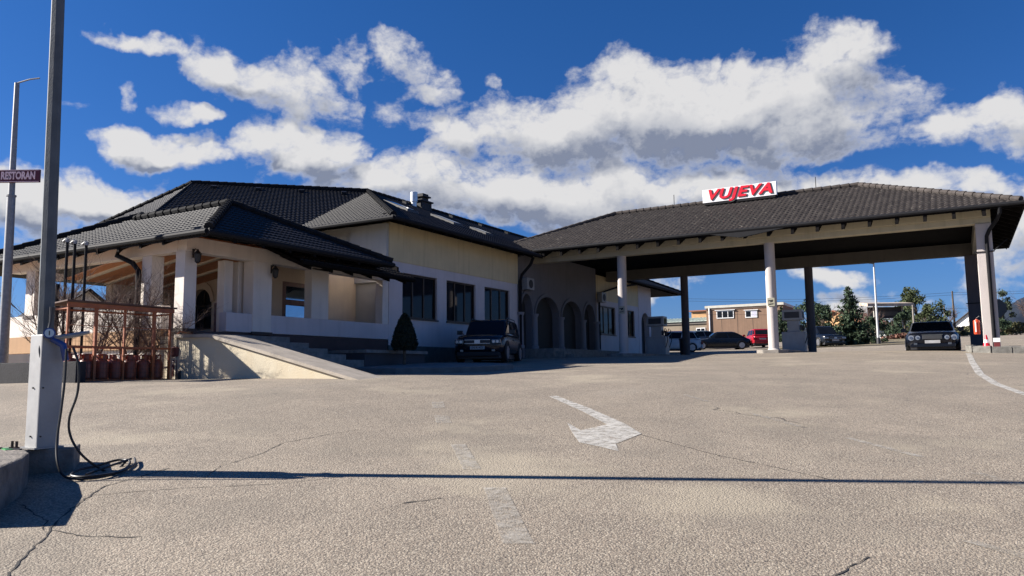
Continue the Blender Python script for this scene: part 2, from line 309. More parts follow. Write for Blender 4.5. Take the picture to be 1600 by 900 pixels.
# ------------------------------------------------------------------ ground
CP=[(-20,-8,-.6),(20,-8,-.6),(0,0,0),(-10,0,0),(10,0,0),(25,0,-.05),(-30,0,0),(-5,7.1,.65),(0,7.1,.65),(8,7.1,.64),(20,7.1,.6),(-20,7.1,.6),(-10,12,1.08),
(0,12,1.09),(10,12,1.05),(-10,16.4,1.48),(-3.4,16.4,1.5),(3,16.4,1.46),(12,16.4,1.42),(24,16.4,1.3),(-8,18.3,1.52),(-12.5,19,1.47),(-1.5,21.5,1.62),(-.9,30,2.03),(3,27.5,1.93),
(5,34.7,2.28),(10,31,2.27),(10,28.5,2.15),(16,29.5,2.27),(16.4,26.9,2.12),(20,25,1.98),(12.9,35.3,2.3),(9,42.5,2.3),(15,39,2.3),(21.6,35.4,2.3),(30,32,2.3),
(0,42,2.3),(-8,36,2.2),(-12,25,1.5),(8,52,2.72),(20,50,2.88),(26,60,3.42),(24,50,3.1),(40,62,4.1),(56,90,5.4),(0,80,3.5),(-40,60,1.5),(0,150,6),(-80,150,2),(100,150,8),(0,400,8),(-300,400,4),(300,400,14),(-150,0,-2),(150,0,0),(0,-150,-8)]
GA=np.array(CP,float)
def _U(r2): return np.where(r2>1e-9, r2*np.log(r2+1e-12),0)
NG=len(GA); K=_U(((GA[:,None,:2]-GA[None,:,:2])**2).sum(2))+np.eye(NG)*.5
P=np.c_[np.ones(NG),GA[:,:2]]
M=np.block([[K,P],[P.T,np.zeros((3,3))]])
sol=np.linalg.solve(M,np.r_[GA[:,2],0,0,0])
def sst(a,b,v):
    t=np.clip((v-a)/(b-a),0,1); return t*t*(3-2*t)
def gXD(X,D):
    X=np.asarray(X,float);D=np.asarray(D,float)
    r=np.hypot(X,D); k=np.minimum(1,390/np.maximum(r,1e-6)); X2=X*k;D2=D*k
    r2=(X2[...,None]-GA[:,0])**2+(D2[...,None]-GA[:,1])**2
    z=_U(r2)@sol[:NG]+sol[NG]+sol[NG+1]*X2+sol[NG+2]*D2
    return z-10*sst(13.5,26,-X-.12*(D-19))*sst(19.3,27,D)
def gz(x,y): return gXD(.866025*x+.5*y,-.5*x+.866025*y)

def ground_material():
    M = bpy.data.materials.new('worn_asphalt'); M.use_nodes = True; t = M.node_tree; b = t.nodes['Principled BSDF']; b.inputs['Roughness'].default_value = .85; b.inputs['Specular IOR Level'].default_value = .35
    pos = t.nodes.new('ShaderNodeNewGeometry').outputs['Position']
    flat = vmth(t, 'MULTIPLY', pos, (1, 1, 0))
    def noi(s, d=4, r=.6, off=(0, 0, 0), st=None):
        n = t.nodes.new('ShaderNodeTexNoise'); n.inputs['Scale'].default_value = s; n.inputs['Detail'].default_value = d; n.inputs['Roughness'].default_value = r
        v = vmth(t, 'ADD', flat, off); v = vmth(t, 'MULTIPLY', v, st) if st else v; t.links.new(v, n.inputs[0]); return n.outputs[0]
    def mix(f, a, bb):
        x = t.nodes.new('ShaderNodeMix'); x.data_type = 'RGBA'
        for i, v in ((0, f), (6, a), (7, bb)):
            if isinstance(v, tuple): x.inputs[i].default_value = (*v, 1)
            elif isinstance(v, (int, float)): x.inputs[i].default_value = v
            else: t.links.new(v, x.inputs[i])
        return x.outputs[2]
    big = noi(.16, 6, .62); mid = noi(.9, 6, .65, (9, 4, 0)); strk = noi(.5, 6, .6, (2, 8, 0), (1.0, .35, 1))
    c = mix(mrange(t, big, .38, .60), (0.264, 0.215, 0.165), (0.330, 0.271, 0.208))
    c = mix(mrange(t, mid, .42, .62, 0, .75), c, (0.211, 0.173, 0.135)); c = mix(mrange(t, noi(2.7, 7, .7, (1, 3, 0)), .52, .70, 0, .45), c, (0.178, 0.149, 0.119))
    c = mix(mrange(t, strk, .55, .75, 0, .5), c, (0.330, 0.290, 0.238))
    vo = t.nodes.new('ShaderNodeTexVoronoi'); vo.inputs['Scale'].default_value = 60; vo.inputs['Randomness'].default_value = 1; t.links.new(flat, vo.inputs['Vector'])
    vo2 = t.nodes.new('ShaderNodeTexVoronoi'); vo2.inputs['Scale'].default_value = 130; t.links.new(flat, vo2.inputs['Vector'])
    sx = t.nodes.new('ShaderNodeSeparateXYZ'); t.links.new(vo.outputs['Color'], sx.inputs[0])
    sx2 = t.nodes.new('ShaderNodeSeparateXYZ'); t.links.new(vo2.outputs['Color'], sx2.inputs[0])
    c = mix(mrange(t, sx.outputs[0], .60, .9, 0, .50), c, (.50, .44, 0.344))
    c = mix(mrange(t, sx.outputs[1], .62, .92, 0, .52), c, (.105, .088, 0.070))
    c = mix(mrange(t, sx2.outputs[0], .55, 1, 0, .50), c, (.12, .10, 0.082)); c = mix(mrange(t, sx2.outputs[1], .7, 1, 0, .6), c, (.46, .41, 0.326))
    c = mix(mrange(t, vo.outputs['Distance'], .35, .75, 0, .5), c, (.10, .085, 0.067))
    pt = noi(.45, 3, .5, (31, 7, 0)); c = mix(mrange(t, pt, .55, .60, 0, .28), c, (.185, .160, 0.126)); lt = noi(.33, 5, .6, (3, 41, 0)); c = mix(mrange(t, lt, .54, .68, 0, .5), c, (.37, .32, 0.237))
    # oil spots and cracks, with a shape of their own
    vs = t.nodes.new('ShaderNodeTexVoronoi'); vs.inputs['Scale'].default_value = .9; t.links.new(flat, vs.inputs['Vector'])
    c = mix(mrange(t, mth(t, 'ADD', vs.outputs['Distance'], mth(t, 'MULTIPLY', noi(6), .16)), .15, .10, 0, .45), c, (0.040, 0.036, 0.033))
    wv = t.nodes.new('ShaderNodeTexNoise'); wv.inputs['Scale'].default_value = 1.3; wv.inputs['Detail'].default_value = 6; t.links.new(flat, wv.inputs[0])
    wp = vmth(t, 'ADD', flat, vmth(t, 'MULTIPLY', wv.outputs['Color'], (1.1, 1.1, 0)))
    ve = t.nodes.new('ShaderNodeTexVoronoi'); ve.feature = 'DISTANCE_TO_EDGE'; ve.inputs['Scale'].default_value = .30; t.links.new(wp, ve.inputs['Vector'])
    ck = mth(t, 'MULTIPLY', mrange(t, ve.outputs['Distance'], .006, .0015), mrange(t, noi(.35, 3, .5, (5, 5, 0)), .58, .66, 0, .5))
    c = mix(ck, c, (0.020, 0.018, 0.017))
    # dry grass and earth well away from the paved yard
    ln = t.nodes.new('ShaderNodeSeparateXYZ'); t.links.new(pos, ln.inputs[0])
    far = mrange(t, mth(t, 'ADD', mth(t, 'MULTIPLY', ln.outputs[0], -1), mth(t, 'MULTIPLY', ln.outputs[1], .35)), 42, 60)
    far2 = mrange(t, ln.outputs[1], 190, 230)
    gcol = mix(mrange(t, noi(.3), .4, .6), (0.066, 0.063, 0.030), (0.112, 0.092, 0.050))
    c = mix(mth(t, 'MAXIMUM', far, far2), c, gcol)
    t.links.new(c, b.inputs['Base Color'])
    h = mth(t, 'ADD', mth(t, 'MULTIPLY', vo.outputs['Distance'], -.8), mth(t, 'MULTIPLY', vo2.outputs['Distance'], -.35)); h = mth(t, 'ADD', h, mth(t, 'MULTIPLY', mid, .8)); h = mth(t, 'SUBTRACT', h, mth(t, 'MULTIPLY', ck, 2))
    bp = t.nodes.new('ShaderNodeBump'); bp.inputs['Strength'].default_value = .6; bp.inputs['Distance'].default_value = .012; t.links.new(h, bp.inputs['Height']); t.links.new(bp.outputs[0], b.inputs['Normal'])
    return M
def make_ground():
    rs = np.r_[0, np.geomspace(.6, 60, 150), np.geomspace(63, 9000, 70)]; na = 256
    an = np.arange(na)*2*math.pi/na; RR, AA = np.meshgrid(rs[1:], an, indexing='ij')
    X = RR*np.cos(AA); Y = RR*np.sin(AA); Z = gz(X, Y)
    vs = np.vstack([[0, 0, float(gz(0., 0.))], np.stack([X, Y, Z], -1).reshape(-1, 3)])
    nr = len(rs)-1; idx = 1+np.arange(nr*na).reshape(nr, na); nx = np.roll(idx, -1, 1)
    q = np.stack([idx[:-1], idx[1:], nx[1:], nx[:-1]], -1).reshape(-1, 4).tolist() + [(0, int(idx[0, j]), int(nx[0, j])) for j in range(na)]
    me = bpy.data.meshes.new('ground'); me.from_pydata(vs.tolist(), [], q); me.polygons.foreach_set('use_smooth', [True]*len(me.polygons)); me.materials.append(ground_material())
    o = bpy.data.objects.new('ground', me); COL.objects.link(o); o['kind'] = 'structure'
    from mathutils.bvhtree import BVHTree
    return o, BVHTree.FromPolygons([tuple(v) for v in vs.tolist()], q)
ground, GBVH = make_ground()
def gh(x, y):
    h = GBVH.ray_cast(Vector((x, y, 500)), Vector((0, 0, -1)))[0]; return h.z if h else 0.

def drape(name, poly, mat, dz=.006, cuts=5):
    bm = bmesh.new(); vs = [bm.verts.new((x, y, 0)) for x, y in poly]; bm.faces.new(vs); bmesh.ops.triangulate(bm, faces=bm.faces)
    bmesh.ops.subdivide_edges(bm, edges=bm.edges[:], cuts=cuts, use_grid_fill=True); bmesh.ops.triangulate(bm, faces=bm.faces)
    for v in bm.verts: v.co.z = gh(v.co.x, v.co.y) + dz
    bm.normal_update()
    if sum(f.normal.z for f in bm.faces) < 0: bmesh.ops.reverse_faces(bm, faces=bm.faces)
    me = bpy.data.meshes.new(name); bm.to_mesh(me); bm.free(); me.materials.append(mat); o = bpy.data.objects.new(name, me); COL.objects.link(o); o['kind'] = 'structure'; return o
def paintmat(name, lo, hi, col=(.46, .44, .40)):
    M = pm(name, col, .8, .1, 6, .3, 80); t = M.node_tree; b = t.nodes['Principled BSDF']
    n = t.nodes.new('ShaderNodeTexNoise'); n.inputs['Scale'].default_value = 9; n.inputs['Detail'].default_value = 9; n.inputs['Roughness'].default_value = .75
    t.links.new(t.nodes.new('ShaderNodeNewGeometry').outputs['Position'], n.inputs[0])
    v = t.nodes.new('ShaderNodeTexVoronoi'); v.inputs['Scale'].default_value = 70; t.links.new(t.nodes.new('ShaderNodeNewGeometry').outputs['Position'], v.inputs['Vector'])
    s = mth(t, 'ADD', n.outputs[0], mth(t, 'MULTIPLY', v.outputs['Distance'], -.07))
    t.links.new(mrange(t, s, lo, hi), b.inputs['Alpha']); return M
PAINT = paintmat('worn_road_paint', .20, .62); FAINT = paintmat('faded_road_paint', .26, .76, (.40, .37, .32)); FAINT2 = paintmat('nearly_gone_road_paint', .27, .80, (.36, .33, .28))
drape('turn_arrow', [(-6.01, 11.66), (-5.93, 11.79), (-4.85, 10.71), (-3.84, 9.57), (-3.36, 8.92), (-3.38, 8.16), (-3.18, 7.76), (-3.49, 7.93), (-3.78, 8.05), (-4.15, 8.64), (-4.53, 9.29), (-4.11, 8.81), (-4.0, 9.38), (-4.8, 10.35)], PAINT, cuts=6)
for k_, pl, mt in (('lane_dash', [(-5.0, 7.27), (-4.86, 7.36), (-4.02, 6.36), (-4.16, 6.26)], FAINT), ('lane_dash', [(-3.60, 5.73), (-3.44, 5.83), (-2.50, 4.60), (-2.68, 4.50)], FAINT),
        ('lane_dash', [(-7.33, 10.13), (-7.18, 10.25), (-6.78, 9.72), (-6.93, 9.60)], FAINT), ('lane_dash', [(-6.45, 8.98), (-6.28, 9.08), (-5.87, 8.56), (-6.04, 8.45)], FAINT),
        ('parking_line', [(-1.22, 9.69), (-1.13, 9.72), (-.36, 8.90), (-.43, 8.84)], FAINT), ('parking_line', [(-2.66, 11.19), (-2.57, 11.24), (-1.74, 10.32), (-1.82, 10.26)], FAINT2),
        ('parking_line', [(-4.12, 12.87), (-4.04, 12.92), (-3.45, 12.20), (-3.52, 12.14)], FAINT2), ('parking_line', [(.02, 8.26), (.11, 8.31), (.60, 7.75), (.52, 7.69)], FAINT2), ('parking_line', [(-.06, 5.96), (.0, 6.03), (.34, 5.80), (.29, 5.73)], FAINT2)):
    drape(k_, pl, mt)
cv = [(.27, 30.6), (.29, 29.0), (.30, 24.5), (.37, 19.7), (.57, 17.3), (.90, 15.6), (1.4, 14.2), (2.1, 12.9)]
def strip(name, pts, w, mat, dz=.006):
    out_ = []; pts = [Vector(p) for p in pts]; P_ = []
    for i in range(len(pts)-1):
        n = max(1, int((pts[i+1]-pts[i]).length/.4)); P_ += [pts[i].lerp(pts[i+1], k/n) for k in range(n)]
    P_.append(pts[-1]); vs = []; fs = []
    for i, p in enumerate(P_):
        d = (P_[min(i+1, len(P_)-1)]-P_[max(i-1, 0)]).normalized(); n = Vector((-d.y, d.x))*w*.5
        for q in (p-n, p+n): vs.append((q.x, q.y, gh(q.x, q.y)+dz))
    for i in range(len(P_)-1): fs.append((2*i, 2*i+2, 2*i+3, 2*i+1))
    b = MB(); b.add(vs, fs); o = b.build(name, mat, world=False); o['kind'] = 'structure'; return o
strip('edge_line', cv, .16, PAINT)
CRACK = pm('dark_crack', (.03, .027, .025), .95)  # dark strips that follow the crack lines
def crack(pts, w=.012, seed=1):
    rr = random.Random(seed); P_ = []
    for i in range(len(pts)-1):
        a = Vector(pts[i]); b = Vector(pts[i+1]); n = max(2, int((b-a).length/.06))
        for k in range(n): P_.append(a.lerp(b, k/n) + Vector((rr.uniform(-1, 1), rr.uniform(-1, 1)))*.012)
    vs = []; fs = []
    for i, p in enumerate(P_):
        d = (P_[min(i+1, len(P_)-1)]-P_[max(i-1, 0)]).normalized(); n = Vector((-d.y, d.x))*w*rr.uniform(.2, .8)
        for q in (p-n, p+n): vs.append((q.x, q.y, gh(q.x, q.y)+.004))
    for i in range(len(P_)-1): fs.append((2*i, 2*i+2, 2*i+3, 2*i+1))
    b = MB(); b.add(vs, fs); o = b.build('asphalt_crack', CRACK, world=False); o['kind'] = 'structure'
crack([(-4.8, 2.5), (-5.03, 2.65), (-5.25, 2.84), (-5.57, 3.15), (-5.81, 3.35), (-6.10, 3.62), (-6.42, 4.0), (-6.62, 4.25), (-6.67, 4.63), (-6.77, 5.04)], .013, 3)
crack([(-6.1, 4.9), (-6.39, 5.3), (-6.47, 5.82), (-6.76, 6.49), (-6.70, 7.05), (-6.60, 7.6)], .009, 13)
crack([(-6.60, 3.54), (-6.28, 3.45), (-5.95, 3.38), (-5.7, 3.2)], .010, 14); crack([(-6.42, 4.0), (-5.9, 4.55), (-5.56, 4.79), (-5.25, 5.09), (-5.0, 5.5)], .007, 15)
crack([(-5.72, 3.25), (-5.3, 3.3), (-4.9, 3.5)], .008, 5); crack([(-1.1, 4.2), (-1.0, 4.7), (-.7, 4.9), (-.55, 5.4)], .01, 6); crack([(-3.9, 5.0), (-3.7, 5.35)], .02, 8)
crack([(-3.4, 8.9), (-2.3, 8.1), (-1.0, 7.4)], .010, 9); crack([(-.9, 3.6), (.1, 4.2), (.3, 5.2)], .012, 10)

# ------------------------------------------------------------------ restaurant building
RB = thing('restaurant_building', 'long cream and white restaurant building with charcoal tiled hip roofs and a row of arches', 'building', (-22, 30, 1.7))
XW = -17.5; SL = .43
b = MB(); wall(b, (XW, 0), (0, 1), (1, 0), .3, rect(21.6, 30.93, 2.62, 5.67), [rect(*w, 3.65, 5.3) for w in ((22.38, 24.56), (25.2, 27.34), (28.05, 30.2))]); fixnormals(b.build('wall', LILAC, RB))
b = MB(); b.box(XW-.3, XW+.03, 21.57, 30.93, 5.67, 7.06); b.build('upper_wall', CREAM, RB, label='cream upper wall')
b = MB(); b.box(XW-.3, XW+.05, 21.55, 30.93, .8, 2.62); b.build('plinth', PLINTH, RB, label='dark grey green painted plinth')
b = MB(); b.box(XW-8, XW-.3, 21.6, 21.8, 1, 7.06); b.build('side_wall', wallmat('grey_render', (.46, .45, .42)), RB)
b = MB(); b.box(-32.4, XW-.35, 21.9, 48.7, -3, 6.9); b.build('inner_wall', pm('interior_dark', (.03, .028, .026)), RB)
def window(y0, y1, z0, z1, mull, x=XW, curtain=True):
    f = MB(); t = .06
    f.box(x-.16, x-.08, y0, y1, z0, z0+t).box(x-.16, x-.08, y0, y1, z1-t, z1).box(x-.16, x-.08, y0, y0+t, z0+t, z1-t).box(x-.16, x-.08, y1-t, y1, z0+t, z1-t)
    for m_ in mull: f.box(x-.17, x-.09, m_-.035, m_+.035, z0+t, z1-t)
    fr = f.build('window', FRAME, RB)
    s_ = MB(); s_.box(x-.08, x+.06, y0-.03, y1+.03, z0-.05, z0); s_.build('sill', FRAME, fr)
    ed = [y0+t] + list(mull) + [y1-t]
    for i in range(len(ed)-1):
        q = MB(); q.box(x-.135, x-.125, ed[i]+.03, ed[i+1]-.03, z0+t, z1-t); q.build('pane', GLASS, fr)
    if curtain:
        c = MB(); rr = random.Random(int(y0*10)); n = 60; ys = np.linspace(y0+.05, y1-.05, n)
        pts = [(x-.26+.025*math.sin(i*1.9), y) for i, y in enumerate(ys)]
        for a0, a1 in ((0, int(n*.16)), (int(n*.46), int(n*.56)), (int(n*.9), n-1)):
            for i in range(a0, a1): c.add([(pts[i][0], pts[i][1], z0+.05), (pts[i+1][0], pts[i+1][1], z0+.05), (pts[i+1][0], pts[i+1][1], z1-.05), (pts[i][0], pts[i][1], z1-.05)], [(0, 1, 2, 3)])
        c.build('curtain', pm('curtain_cloth', (.42, .36, .26), .9), fr)
window(22.38, 24.56, 3.65, 5.3, (23.1, 23.8)); window(25.2, 27.34, 3.65, 5.3, (25.9, 26.65)); window(28.05, 30.2, 3.65, 5.3, (28.75, 29.5))
# arcade under the canopy
AR = wallmat('shaded_arcade_render', (.17, .165, .18)); ARCH = ((31.18, 32.3), (32.62, 35.12), (35.46, 37.84), (38.12, 39.62))  # shade under the canopy is put into this wall colour
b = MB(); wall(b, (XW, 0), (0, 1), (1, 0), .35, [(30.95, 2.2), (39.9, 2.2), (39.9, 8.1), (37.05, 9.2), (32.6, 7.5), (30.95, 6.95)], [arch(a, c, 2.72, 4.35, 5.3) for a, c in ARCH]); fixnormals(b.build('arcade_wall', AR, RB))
for a, c in ARCH:
    ring = [(p[0], p[1]) for p in arch(a, c, 2.72, 4.35, 5.3, 16)[2:]]; big = [(p[0], p[1]) for p in arch(a-.12, c+.12, 2.72, 4.33, 5.46, 16)[2:]]
    t = MB()
    for i in range(len(ring)-1): t.extr([(XW+.005, *ring[i]), (XW+.005, *ring[i+1]), (XW+.005, *big[i+1]), (XW+.005, *big[i])], (.05, 0, 0))
    fixnormals(t.build('arch_trim', AR, RB))
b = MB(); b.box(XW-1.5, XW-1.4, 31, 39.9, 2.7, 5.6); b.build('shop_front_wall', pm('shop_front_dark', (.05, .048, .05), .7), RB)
for y in (32.46, 35.29, 37.98, 39.76, 31.06):
    b = MB(); b.lathe((XW+.06, y, 2.72), [(.19, 0), (.19, .12), (.15, .16), (.14, 1.5), (.18, 1.56), (.2, 1.66)], 14); b.build('arcade_column', wallmat('column_grey', (.26, .25, .27)), RB, smooth=True)
def shopdoor(y0, y1, z1, lab=None):
    f = MB(); x = XW-1.38; f.box(x, x+.06, y0, y0+.08, 2.72, z1).box(x, x+.06, y1-.08, y1, 2.72, z1).box(x, x+.06, y0+.08, y1-.08, z1-.08, z1).box(x, x+.06, (y0+y1)/2-.04, (y0+y1)/2+.04, 2.72, z1-.08).box(x, x+.06, y0+.08, y1-.08, 3.5, 3.56)
    fr = f.build('door', FRAME, RB); q = MB(); q.box(x+.02, x+.03, y0+.08, y1-.08, 2.74, z1-.08); q.build('pane', GLASS, fr)
    h = MB(); h.tube([(x+.1, (y0+y1)/2+.1, 3.5), (x+.1, (y0+y1)/2+.1, 3.9)], .015, 6); h.build('handle', STEEL, fr)
shopdoor(31.2, 32.2, 4.6); shopdoor(32.9, 34.9, 4.7); shopdoor(35.7, 37.6, 4.7)
f = MB(); f.box(XW-1.37, XW-1.3, 38.2, 39.6, 3.3, 4.9); wn_ = f.build('window', FRAME, RB); q = MB()
for k in range(4): q.box(XW-1.3, XW-1.29, 38.25+k*.34, 38.52+k*.34, 3.35, 4.85)
q.build('pane', pm('poster_glass', (.16, .15, .14), .2), wn_)
f = MB(); f.box(XW-1.3, XW-1.25, 33.0, 33.9, 2.9, 3.5); f.build('notice_board', pm('paper_notice', (.35, .33, .25)), RB)
b = MB(); b.box(XW-1.5, XW+1.5, 31.6, 40.0, 1.8, 2.70); b.build('arcade_floor', CONC, RB); b = MB(); b.box(XW+1.5, XW+1.9, 31.8, 40.0, 1.7, 2.56).box(XW+1.9, XW+2.3, 32.0, 40.0, 1.7, 2.43); b.build('step', CONC, RB)
# far part
b = MB(); wall(b, (XW, 0), (0, 1), (1, 0), .3, rect(39.95, 46.5, 2.0, 5.67), [rect(40.45, 42.66, 3.73, 5.36), rect(44.4, 45.8, 3.73, 5.36)]); fixnormals(b.build('far_wall', LILAC, RB))
b = MB(); wall(b, (XW, 0), (0, 1), (1, 0), .3, rect(39.95, 46.5, 5.67, 7.06)); fixnormals(b.build('upper_wall', CREAM, RB))
window(40.45, 42.66, 3.73, 5.36, (41.15, 41.9), curtain=False); window(44.4, 45.8, 3.73, 5.36, (45.1,), curtain=False)
b = MB(); wall(b, (XW+.02, 0), (0, 1), (1, 0), .35, rect(46.5, 48.84, 2.0, 7.06), [arch(46.95, 48.4, 2.1, 4.6, 5.37)]); fixnormals(b.build('porch_arch_wall', LILAC, RB))
# main roof
ZE = 6.98; ex = -16.5; eF = 20.6; eB = 53.2
rf = tiles('roof', (ex, 0), (0, 1), (-1, 0), ZE, SL, eF, eB, 8.0, [[(ex, eF), (ex, 31.75), (-24.5, 31.75), (-24.5, 28.6)], [(-18.0, 31.75), (-18.0, 42.4), (-24.5, 42.4), (-24.5, 31.75)], [(ex, 42.4), (ex, eB), (-24.5, 45.2), (-24.5, 42.4)]], TILE, RB)
tiles('roof', (0, eF), (1, 0), (0, 1), ZE, SL, -32.5, ex, 8.0, [[(ex, eF), (-24.5, 28.6), (-32.5, eF)]], pm('x', (0, 0, 0)) if False else TILE, RB)
b = MB(); sheet(b, [(-32.5, eF, ZE-.03), (-24.5, 28.6, ZE+3.41), (-24.5, 45.2, ZE+3.41), (-32.5, eB, ZE-.03)]); sheet(b, [(ex, eB, ZE-.03), (-24.5, 45.2, ZE+3.41), (-32.5, eB, ZE-.03)]); pieces(b, 'rear_roof', TILE, RB)
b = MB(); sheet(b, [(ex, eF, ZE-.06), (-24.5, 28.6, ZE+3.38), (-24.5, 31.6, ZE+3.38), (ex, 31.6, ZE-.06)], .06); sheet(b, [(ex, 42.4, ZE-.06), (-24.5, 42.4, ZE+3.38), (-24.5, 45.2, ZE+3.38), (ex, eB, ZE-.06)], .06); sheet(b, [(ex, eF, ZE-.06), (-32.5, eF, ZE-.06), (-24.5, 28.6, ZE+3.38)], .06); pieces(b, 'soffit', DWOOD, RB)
b = MB(); caps(b, (ex-.1, eF+.1, ZE+.10), (-24.5, 28.6, ZE+3.52)); caps(b, (-24.5, 28.6, ZE+3.52), (-24.5, 45.2, ZE+3.52)); caps(b, (ex-.1, eB-.1, ZE+.1), (-24.5, 45.2, ZE+3.52)); b.build('ridge_tiles', RIDGE, RB, smooth=True)
b = MB(); b.tube([(ex+.05, eF-.05, ZE-.04), (ex+.05, 31.3, ZE-.04)], .085, 8); b.tube([(ex+.05, 42.5, ZE-.04), (ex+.05, eB, ZE-.04)], .085, 8); b.tube([(ex+.05, eF-.05, ZE-.04), (-26.5, eF-.05, ZE-.04)], .075, 8); pieces(b, 'gutter', GUT, RB, smooth=True)
b = MB()
y = 21.2
while y < 31.3: b.obox((ex-.45, y, ZE+.06), (.48, 0, -.48*SL), (0, .05, 0), (.03, 0, .07)); y += .85
y = 42.9
while y < 52: b.obox((ex-.45, y, ZE+.06), (.48, 0, -.48*SL), (0, .05, 0), (.03, 0, .07)); y += .85
pieces(b, 'rafter_end', DWOOD, RB)
# rotated wing at the left (its ridge turns 45 degrees)
A_ = Vector((-24.5, 28.6)); B_ = Vector((-30.24, 23.0)); s2 = math.sqrt(.5); zr = ZE+3.44
e0 = (A_.x+5.66, A_.y-5.66)
fl = (B_.x+.66*8, B_.y-.757*8)
tiles('roof', e0, (-s2, -s2), (-s2, s2), ZE, SL, -1, 14, 8.0, [[(A_.x, A_.y), (-20.4, 20.9), (-24.9, 16.9), (B_.x, B_.y)]], TILE, RB)
n2_ = Vector((.136, .659, -.952)); 
zB = zr
def zf2(x, y): return zB - ((x-B_.x)*.136 + (y-B_.y)*.659)/(-.952)
pl = [(B_.x, B_.y), (B_.x+.66*7.6, B_.y-.757*7.6), (B_.x-.924*9, B_.y-.383*9)]
g2 = Vector((-.136, -.659)); gs = g2.length/.952
b = MB(); fd = Vector((.136, .659)).normalized(); ud_ = (fd.y, -fd.x)
E0 = (B_.x-fd.x*6.5, B_.y-fd.y*6.5); tiles('roof', E0, ud_, (fd.x, fd.y), zB-gs*6.5, gs, -10, 7, 7.0, [pl], TILE, RB)
b = MB(); sheet(b, [(A_.x, A_.y, zr), (B_.x, B_.y, zr), (B_.x-8.3, B_.y-3.4, ZE), (-36, 30, ZE)]); pieces(b, 'rear_roof', TILE, RB)
b = MB(); caps(b, (A_.x, A_.y, zr+.1), (B_.x, B_.y, zr+.1)); caps(b, (B_.x, B_.y, zr+.1), (B_.x-.924*8.5, B_.y-.383*8.5, zr+.08-.397*8.5)); caps(b, (B_.x, B_.y, zr+.05), (B_.x+.66*7, B_.y-.757*7, zr+.05-.43*7), .07); b.build('ridge_tiles', RIDGE, RB, smooth=True)
# chimney, skylights
b = MB(); b.box(-24.5, -23.8, 32.05, 32.9, 9.9, 10.58).box(-24.58, -23.72, 31.98, 32.97, 10.58, 10.66).box(-24.4, -23.9, 32.2, 32.75, 10.66, 10.82).box(-24.5, -23.8, 32.12, 32.85, 10.86, 10.94).box(-24.4, -23.9, 32.25, 32.75, 10.94, 11.06)
ch = b.build('chimney', pm('dark_chimney_stone', (.03, .03, .032), .8), RB, bevel=.01)
b = MB(); b.lathe((-24.1, 31.75, 10.0), [(.15, 0), (.15, .5), (.19, .5), (.19, 1.0), (.17, 1.02)], 14); b.build('flue', pm('bright_flue_steel', (.75, .75, .74), .35, metal=.4), ch, smooth=True)
def roofz(x): return ZE+SL*(ex-x)
def skylight(y0, y1, x0, x1, lab=None):
    f = MB(); vs = [(x0, y0), (x1, y0), (x1, y1), (x0, y1)]; f.prism(vs, [roofz(x)+.02 for x, y in vs], [roofz(x)+.15 for x, y in vs]); o = f.build('skylight', pm('dull_skylight_frame', (.06, .06, .062), .6), RB)
    vs = [(x0+.07, y0+.07), (x1-.07, y0+.07), (x1-.07, y1-.07), (x0+.07, y1-.07)]; q = MB(); q.prism(vs, [roofz(x)+.152 for x, y in vs], [roofz(x)+.165 for x, y in vs]); q.build('pane', GLASS, o)
skylight(25.5, 26.3, -21.0, -19.7); skylight(28.8, 29.6, -20.9, -19.6); skylight(30.6, 31.3, -19.9, -19.0)
b = MB()
for y in (30.4, 34.5, 37.5, 40.5): b.obox((-23.6, y, roofz(-23.6)+.12), (.12, 0, -.05), (0, .11, 0), (0, 0, .06))
for k in range(4):
    c = A_.lerp(B_, .15+.24*k) + Vector((s2, -s2))*.9; b.obox((c.x, c.y, zr-.39+.12), (.09, -.09, -.05), (.08, .08, 0), (0, 0, .06))
pieces(b, 'vent_tile', TILE, RB)
# downpipe in the corner
b = MB(); b.tube([(-16.75, 31.15, 6.9), (-16.9, 31.1, 6.55), (-17.3, 31.0, 6.1), (-17.38, 30.98, 5.8), (-17.38, 30.98, 2.1)], .07, 8); b.build('downpipe', GUT, RB, smooth=True)
b = MB(); b.box(XW+.05, XW+.35, 31.25, 31.95, 5.45, 6.0); ac = b.build('air_conditioner', pm('ac_casing', (.30, .30, .30), .5), RB, bevel=.02)
b = MB(); b.tube([(XW+.352, 31.6, 5.72), (XW+.36, 31.6, 5.72)], .2, 20); b.build('fan_grille', pm('fan_dark', (.04, .04, .045)), ac)
b = MB(); b.box(XW+.05, XW+.35, 39.95, 40.55, 5.5, 6.05); ac = b.build('air_conditioner', pm('ac_casing', (.5, .5, .5)), RB, bevel=.02)
b = MB(); b.tube([(XW+.352, 40.25, 5.77), (XW+.36, 40.25, 5.77)], .2, 20); b.build('fan_grille', pm('fan_dark', (.04, .04, .045)), ac)
b = MB(); b.tube([(-16.6, 44.0, 6.85), (-17.1, 42.0, 6.5), (-17.38, 40.05, 6.0), (-17.38, 40.02, 2.1)], .06, 8); b.build('downpipe', GUT, RB, smooth=True)

